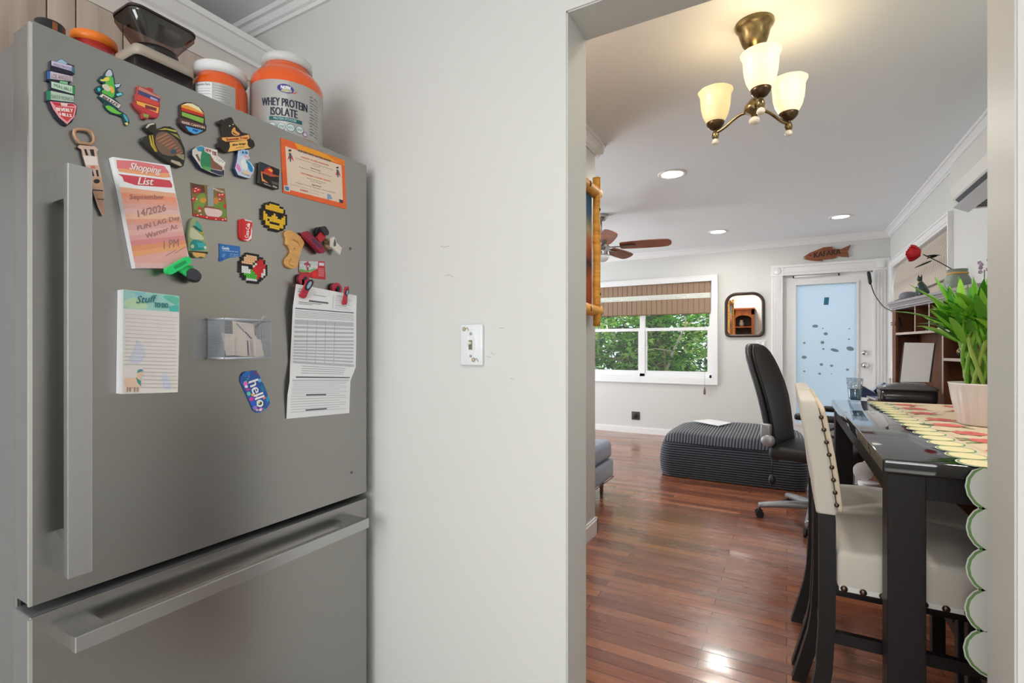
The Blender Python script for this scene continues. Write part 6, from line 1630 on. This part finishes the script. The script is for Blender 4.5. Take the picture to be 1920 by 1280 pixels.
mb = MB(); mb.tube([c - d_ * .010 + Vector((0, 0, .092)), c - d_ * .016 + Vector((0, 0, .106))], [.0185, .0145], M_gold, 14); mb.build('collar', t)
c = top_at(1771, .06)
t = thing('glass_jar', 'frosted green glass jar with an orange band holding a red rose stem', 'jar', c)
mb = MB(); mb.lathe([(0, .0), (.058, 0), (.062, .008), (.060, .06), (.050, .085), (.046, .095), (.047, .122), (.042, .122), (.042, .09), (.054, .06), (.054, .008), (0, .006)], c, mat('frosted_green', hx(150, 166, 150), .3, trans=.35), 28); mb.build('jar_body', t)
mb = MB(); mb.lathe([(.048, .092), (.050, .095), (.050, .100), (.048, .103)], c, K(206, 160, 80), 24); mb.build('band', t)
rb = P(1718, 475, y=c.y + .05)
t = thing('rose', 'single red artificial rose leaning out of the glass jar', 'flower', (rb.x, rb.y, rb.z - .02))
mb = MB(); p0 = c + Vector((0, 0, .02)); pts = [p0, c + Vector((-.01, .02, .12)), c.lerp(rb, .45) + Vector((0, 0, .07)), rb + Vector((.03, -.01, -.01))]; mb.tube(pts, .0028, K(50, 50, 36), 6); mb.build('stem', t)
mb = MB(); ax_ = Vector((-.9, .15, .1)).normalized(); Mr = K(190, 24, 34, .6); o1 = rb + Vector((.022, 0, 0))
u1 = ax_.cross(Vector((0, 0, 1))).normalized(); u2 = ax_.cross(u1)
for L_ in range(4):
    for j in range(5):
        q = j * 1.2566 + L_ * .6; r = .013 + .0100 * L_; vs = []; 
        for a in range(6):
            for b_ in range(5):
                al = a / 5; w_ = (b_ - 2) / 2 * .62
                rr = r * (.45 + .75 * math.sin(al * 1.9)); qq = q + w_ * (1 - .25 * al * al)
                vs.append(o1 + ax_ * (al * (.072 - .006 * L_)) + (u1 * math.cos(qq) + u2 * math.sin(qq)) * rr)
        mb.add(vs, [(a * 5 + b_, a * 5 + b_ + 1, a * 5 + b_ + 6, a * 5 + b_ + 5) for a in range(5) for b_ in range(4)], Mr, True)
mb.build('petals', t)
mb = MB()
for (k, dx) in ((.75, 1), (.62, -1), (.68, .3)):
    pb = c.lerp(rb, k) + Vector((0, 0, .04)); leaf(mb, pb, (dx * .7, .3, -.1 if dx < 0 else .25), .085, .026, K(50, 76, 44), .3)
leaf(mb, o1, (-.2, .1, .9), .03, .006, K(60, 80, 40), .2); mb.build('leaves', t)
c = top_at(1846, .05)
mb = MB(); mb.lathe([(0, 0), (.026, 0), (.028, .01), (.028, .10), (.012, .135), (.010, .175), (.012, .178), (0, .18)], c, K(84, 70, 44, .3), 20); tag(mb.build('bottle'), 'brown glass bottle at the near end of the hutch top behind the bamboo', 'bottle')
c = top_at(1832, .03)
t = thing('orchid', 'small pale lilac flower sprig on the hutch top behind the bamboo', 'flower', c)
mb = MB(); mb.tube([c, c + Vector((0, 0, .07))], .002, K(70, 90, 50), 5); mb.build('stem', t)
mb = MB()
for k in range(6):
    q = c + Vector((rnd.uniform(-.02, .02), rnd.uniform(-.02, .02), .06 + .012 * k))
    for j in range(5): a = j * 1.256; mb.ball(q + Vector((math.cos(a) * .006, 0, math.sin(a) * .006)), .005, K(200, 176, 206), 6)
mb.build('petals', t)
# things in the cubbies
c = hp(hs(1752), .04, zm + .0005); mb = MB(); mb.lathe([(0, 0), (.024, 0), (.026, .010), (.020, .022), (0, .024)], c, K(216, 214, 212, .4), 18); tag(mb.build('candle_tin'), 'small white round tin on the middle hutch shelf', 'tin')
c = hp(hs(1730), .04, zm + .0005); mb = MB(); mb.rbox(c + Vector((-.02, -.03, 0)), c + Vector((.02, .03, .012)), K(40, 38, 40), .003); tag(mb.build('key_case'), 'flat black case lying on the middle hutch shelf', 'case')
c = hp(hs(1786), .055, 1.1415); mb = MB(); mb.ball(c + Vector((0, 0, .036)), .036, mat('black_glass', (.01, .01, .012), .05, coat=1), 20); mb.ball(c + Vector((-.030, -.012, .040)), .008, K(206, 140, 70), 8); mb.lathe([(.022, 0), (.018, .006)], c, M_black, 14); tag(mb.build('glass_ball'), 'shiny black ball ornament in the right cubby beside the bamboo', 'ornament')
# papers and folders beside the printer
def sheet(name, label, cat, u, v, z, w_, d_, th, rot, m, group=None):
    c = P(u, v, z=z); mb = MB(); cr, sr = math.cos(rot), math.sin(rot)
    mb.prism([(c.x + x * w_ * cr - y * d_ * sr, c.y + x * w_ * sr + y * d_ * cr, z + th) for x, y in ((-.5, -.5), (.5, -.5), (.5, .5), (-.5, .5))], (0, 0, -th), m, M_paper); return tag(mb.build(name), label, cat, group)
sheet('magazine', 'glossy white and lilac magazine lying left of the printer', 'magazine', 1650, 748, DZT + .0005, .10, .20, .012, .12, K(150, 154, 180, .2))
c = P(1627, 745, z=DZT)
mb = MB(); mb.prism([(c.x - .045, c.y, DZT), (c.x + .055, c.y, DZT), (c.x + .045, c.y, DZT + .03), (c.x - .04, c.y, DZT + .085)], (.01, .14, 0), K(44, 58, 92, .4), K(170, 176, 196, .4)); tag(mb.build('folder'), 'dark blue folder stack standing on the desk behind the drinking glass', 'folder')
c = P(1642, 741, z=DZT)
mb = MB()
for k in range(3): mb.prism([(c.x - .02 + k * .015, c.y + .14, DZT), (c.x + .03 + k * .015, c.y + .14, DZT), (c.x + .05 + k * .014, c.y + .14, DZT + .06 + k * .012), (c.x + .04 + k * .012, c.y + .14, DZT + .062 + k * .012)], (0, .10, 0), K(120, 124, 140, .4), K(160, 164, 180, .4))
tag(mb.build('letter_stack'), 'grey envelopes leaning between the blue folder and the printer', 'envelope')

# cable from the door top to the hutch
t = thing('black_cable', 'black cable drooping from the door top corner to the hutch', 'cable', P(1660, 575, y=5.6))
pts = [P(1630, 514, y=6.86), P(1632, 528, y=6.86), P(1640, 552, y=6.75), P(1656, 574, y=6.0), P(1672, 583, y=5.2), P(1684, 592, y=4.55), P(1689, 606, y=4.46), P(1690, 624, y=4.44)]
def bez(pts, n=6):
    out = []
    for i in range(len(pts) - 1):
        p0 = pts[max(i - 1, 0)]; p1 = pts[i]; p2 = pts[i + 1]; p3 = pts[min(i + 2, len(pts) - 1)]
        for j in range(n):
            k = j / n; out.append(.5 * ((2 * p1) + (p2 - p0) * k + (2 * p0 - 5 * p1 + 4 * p2 - p3) * k * k + (3 * p1 - p0 - 3 * p2 + p3) * k ** 3))
    return out + [pts[-1]]
mb = MB(); mb.tube(bez(pts), .0055, M_black, 6); mb.build('cord', t)
mb = MB(); a = P(1629, 512, y=6.86); mb.tube([a + Vector((-.005, 0, .02)), a, a + Vector((.012, 0, -.10)), a + Vector((.014, 0, -.13))], [.012, .018, .018, .008], M_black, 10); mb.build('plug', t)
mb = MB(); a = P(1690, 628, y=4.42); mb.rbox(a - Vector((.03, .012, .012)), a + Vector((.03, .0, .004)), M_black, .004); mb.build('holder', t)

# ------------------------------------------------------------------ things under the table
mb = MB(); c = Vector((.50, 3.72, 0)); mb.box((.30, 3.42, 0), (.50, 3.68, .36), K(120, 76, 54, .8)); mb.box((.395, 3.4195, .0), (.405, 3.421, .36), K(160, 120, 84, .8)); tag(mb.build('cardboard_box'), 'brown cardboard box on the floor beneath the desk edge', 'box')
c = P(1628, 880, y=3.55); c.z = .3605
t = thing('wipes_tub', 'white plastic tub with its round lid flipped open on the cardboard box', 'tub', c)
mb = MB(); mb.lathe([(0, 0), (.048, 0), (.052, .05), (.050, .052), (0, .05)], c, M_white, 24); mb.lathe([(.049, .012), (.0525, .013), (.0535, .030), (.051, .031)], c, K(60, 96, 150), 24); mb.build('tub', t)
mb = MB(); mb.lathe([(0, 0), (.050, 0), (.052, .004), (.050, .008), (0, .008)], (0, 0, 0), M_white, 24)
R_ = Matrix.Rotation(math.radians(72), 3, 'X') @ Matrix.Rotation(math.radians(0), 3, 'Y'); oc = c + Vector((-.02, .035, .105)); mb.xf(lambda p: R_ @ p + oc); mb.build('lid', t)
mb = MB(); c = P(1556, 800, y=4.28)
M_geo = mat('grey_box', hx(150, 152, 158), .6)
mb.box((.22, 4.62, 0), (.46, 4.70, .60), M_geo); 
for k in range(4):
    zc = .60 - .07 - k * .13; mb.prism([(.34 + x * .10, 4.6195, zc + z * .055) for x, z in ((-1, 0), (0, 1), (1, 0), (0, -1))], (0, .0005, 0), K(70, 78, 92)); mb.prism([(.34 + x * .06, 4.619, zc + z * .033) for x, z in ((-1, 0), (0, 1), (1, 0), (0, -1))], (0, .0005, 0), K(190, 192, 196))
tag(mb.build('folding_board'), 'grey diamond patterned board standing on the floor behind the office chair', 'board')

# ------------------------------------------------------------------ air conditioner
ay0, ay1 = 2.82, 3.66
t = thing('air_conditioner', 'white wall mounted air conditioner high on the right wall', 'air conditioner', (XR - .1, 3.24, 1.97))
mb = MB()
pr = [(XR - .003, 1.975), (XR - .10, 1.975), (XR - .165, 1.998), (XR - .20, 2.04), (XR - .21, 2.10), (XR - .21, 2.22), (XR - .19, 2.255), (XR - .003, 2.255)]
mb.prism([(x, ay1, z) for x, z in pr], (0, ay0 - ay1, 0), mat('ac_white', hx(206, 206, 202), .35)); mb.build('body', t)
mb = MB(); M_vent = K(66, 66, 72, .5)
mb.prism([(XR - .045, ay1 - .035, 1.9745), (XR - .102, ay1 - .035, 1.9745), (XR - .167, ay1 - .035, 1.9955), (XR - .195, ay1 - .035, 2.03), (XR - .19, ay1 - .035, 2.036), (XR - .1, ay1 - .035, 1.98), (XR - .045, ay1 - .035, 1.98)], (0, ay0 - ay1 + .07, 0), M_vent); mb.build('air_outlet', t)
mb = MB(); mb.prism([(XR - .205, ay1 - .04, 1.985), (XR - .14, ay1 - .04, 1.950), (XR - .138, ay1 - .04, 1.956), (XR - .200, ay1 - .04, 1.992)], (0, ay0 - ay1 + .08, 0), mat('ac_flap', hx(196, 196, 198), .3)); mb.build('louvre', t)
mb = MB()
for i in range(14): y = ay0 + .06 + i * .055; mb.box((XR - .16, y, 1.972), (XR - .06, y + .003, 1.990), M_inkg)
mb.build('vane', t)

# ------------------------------------------------------------------ oak cabinet seen in the mirror
t = thing('oak_bookcase', 'orange oak bookcase with an arched opening, seen only in the wall mirror', 'bookcase', (-.86, 1.43, 0))
bx0, bx1, b0_, b1_, bh = -1.07, -.64, 1.265, 1.58, 2.07
mb = MB()
for x in (bx0, bx1 - .05): mb.box((x, b0_, 0), (x + .05, b1_, bh), M_oak)
mb.box((bx0, b0_, 0), (bx1, b0_ + .015, bh), K(70, 44, 30)); mb.box((bx0, b0_, bh - .12), (bx1, b1_, bh), M_oak); mb.box((bx0, b0_, 0), (bx1, b1_, .9), M_oak)
mb.box((bx0 - .02, b0_, bh), (bx1 + .02, b1_ + .03, bh + .03), M_oak)
mb.prism([(bx0 + .05, b1_, bh - .12), (bx0 + .05, b1_, bh - .20), (bx0 + .11, b1_, bh - .15), ((bx0 + bx1) / 2, b1_, bh - .13), (bx1 - .11, b1_, bh - .15), (bx1 - .05, b1_, bh - .20), (bx1 - .05, b1_, bh - .12)], (0, -.02, 0), M_oak); mb.build('carcass', t)
for z in (1.32, 1.66):
    mb = MB(); mb.box((bx0 + .05, b0_ + .015, z), (bx1 - .05, b1_ - .02, z + .025), M_oak); mb.build('shelf', t)
for (x, z, m, nm) in ((-.93, 1.3455, K(60, 60, 66), 'dark rounded vase'), (-.80, 1.3455, K(150, 50, 50), 'red rounded vase'), (-.90, 1.6855, K(206, 200, 190), 'white rounded vase')):
    mb = MB(); mb.lathe([(0, 0), (.035, 0), (.055, .06), (.03, .13), (.035, .15), (0, .15)], (x, 1.45, z), m, 16); tag(mb.build('vase'), nm + ' on a shelf of the oak bookcase reflected in the mirror', 'vase')

# ------------------------------------------------------------------ garden outside the far window
mb = MB(); mb.box((-14, YF + .13, -.35), (12, 30, -.3), K(90, 96, 60, .9)); o = struct(mb.build('ground_garden'))
def leafmat(name, c_):
    m = bpy.data.materials.new(name); m.use_nodes = True; nt = m.node_tree; b = nt.nodes['Principled BSDF']
    b.inputs['Base Color'].default_value = (*c_, 1); b.inputs['Roughness'].default_value = .4
    tr = nt.nodes.new('ShaderNodeBsdfTranslucent'); tr.inputs[0].default_value = (c_[0] * 1.1, c_[1] * 1.1, c_[2] * .7, 1)
    x = nt.nodes.new('ShaderNodeMixShader'); x.inputs[0].default_value = .45
    nt.links.new(b.outputs[0], x.inputs[1]); nt.links.new(tr.outputs[0], x.inputs[2]); nt.links.new(x.outputs[0], nt.nodes['Material Output'].inputs[0])
    return m
lf_ = [leafmat('leaf_%d' % i, hx(*c_)) for i, c_ in enumerate(((110, 176, 66), (150, 200, 90), (70, 132, 54), (190, 216, 120), (56, 104, 54)))]
M_tr = mat('tree_bark', hx(170, 140, 120), .8); M_tr2 = mat('tree_bark_light', hx(214, 196, 176), .8)
def tree(cx_, cy_, R_, zlo, zhi, nb, nl, seed, label):
    rr = random.Random(seed)
    t = thing('garden_tree', label, 'tree', (cx_, cy_, -.3), group='trees outside the far window')
    mb = MB(); tips = []
    for b_ in range(nb):
        q = rr.uniform(0, 6.28); p = Vector((cx_ + rr.uniform(-.15, .15), cy_ + rr.uniform(-.15, .15), -.3)); pts = [p.copy()]; rs = [rr.uniform(.035, .06)]
        d = Vector((math.cos(q) * .4, math.sin(q) * .4, 1))
        for s_ in range(9):
            d = (d + Vector((rr.uniform(-.6, .6), rr.uniform(-.5, .5), rr.uniform(-.25, .4)))).normalized(); p = p + d * .3; p.y = max(p.y, 7.75); pts.append(p.copy()); rs.append(rs[-1] * .86); tips.append(p.copy())
        mb.tube(pts, rs, M_tr if b_ % 2 else M_tr2, 6)
        for s_ in range(2, 9, 2):
            a = pts[s_]; e = a + Vector((rr.uniform(-.6, .6), rr.uniform(-.5, .3), rr.uniform(.0, .5))); e.y = max(e.y, 7.6); mb.tube([a, a.lerp(e, .5) + Vector((0, 0, .04)), e], [rs[s_] * .6, rs[s_] * .4, .006], M_tr2, 5); tips.append(e)
    mb.build('branches', t)
    mb = MB()
    for k in range(nl):
        if rr.random() < .6: c_ = rr.choice(tips) + Vector((rr.uniform(-.25, .25), rr.uniform(-.25, .25), rr.uniform(-.25, .25)))
        else:
            q = rr.uniform(0, 6.28); r = R_ * math.sqrt(rr.random()); c_ = Vector((cx_ + r * math.cos(q), cy_ + r * .7 * math.sin(q), rr.uniform(zlo, zhi)))
        c_.y = max(c_.y, 7.55); m = rr.choice(lf_); nlv = rr.randint(4, 7)
        for j in range(nlv):
            q = rr.uniform(0, 6.28); el = rr.uniform(-.5, .7); d = Vector((math.cos(q) * math.cos(el), math.sin(q) * math.cos(el), math.sin(el)))
            L_ = rr.uniform(.09, .17); s_ = d.cross(Vector((rr.uniform(-.3, .3), rr.uniform(-.3, .3), 1))).normalized() * L_ * .17
            a = c_ + d * .01; mid = c_ + d * L_ * .5 + Vector((0, 0, .012)); e = c_ + d * L_ - Vector((0, 0, .02))
            mb.add([a, mid + s_, e, mid - s_], [(0, 1, 2), (0, 2, 3)], m)
    mb.build('foliage', t)
tree(-2.2, 8.5, .75, .1, 2.3, 6, 900, 1, 'leafy green garden tree outside the left pane of the far window')
tree(-1.35, 8.8, .85, .1, 2.4, 8, 1100, 2, 'branching garden tree outside the right pane of the far window')
tree(-3.3, 9.2, .9, 0, 2.6, 5, 800, 3, 'garden tree farther left behind the picture frame edge')
tree(-2.0, 10.6, 1.9, 0, 3.0, 6, 1500, 4, 'broad dense tree in the back row outside the far window')
tree(-4.6, 11.0, 1.7, 0, 3.0, 4, 900, 5, 'dense tree at the left of the back row outside the far window')
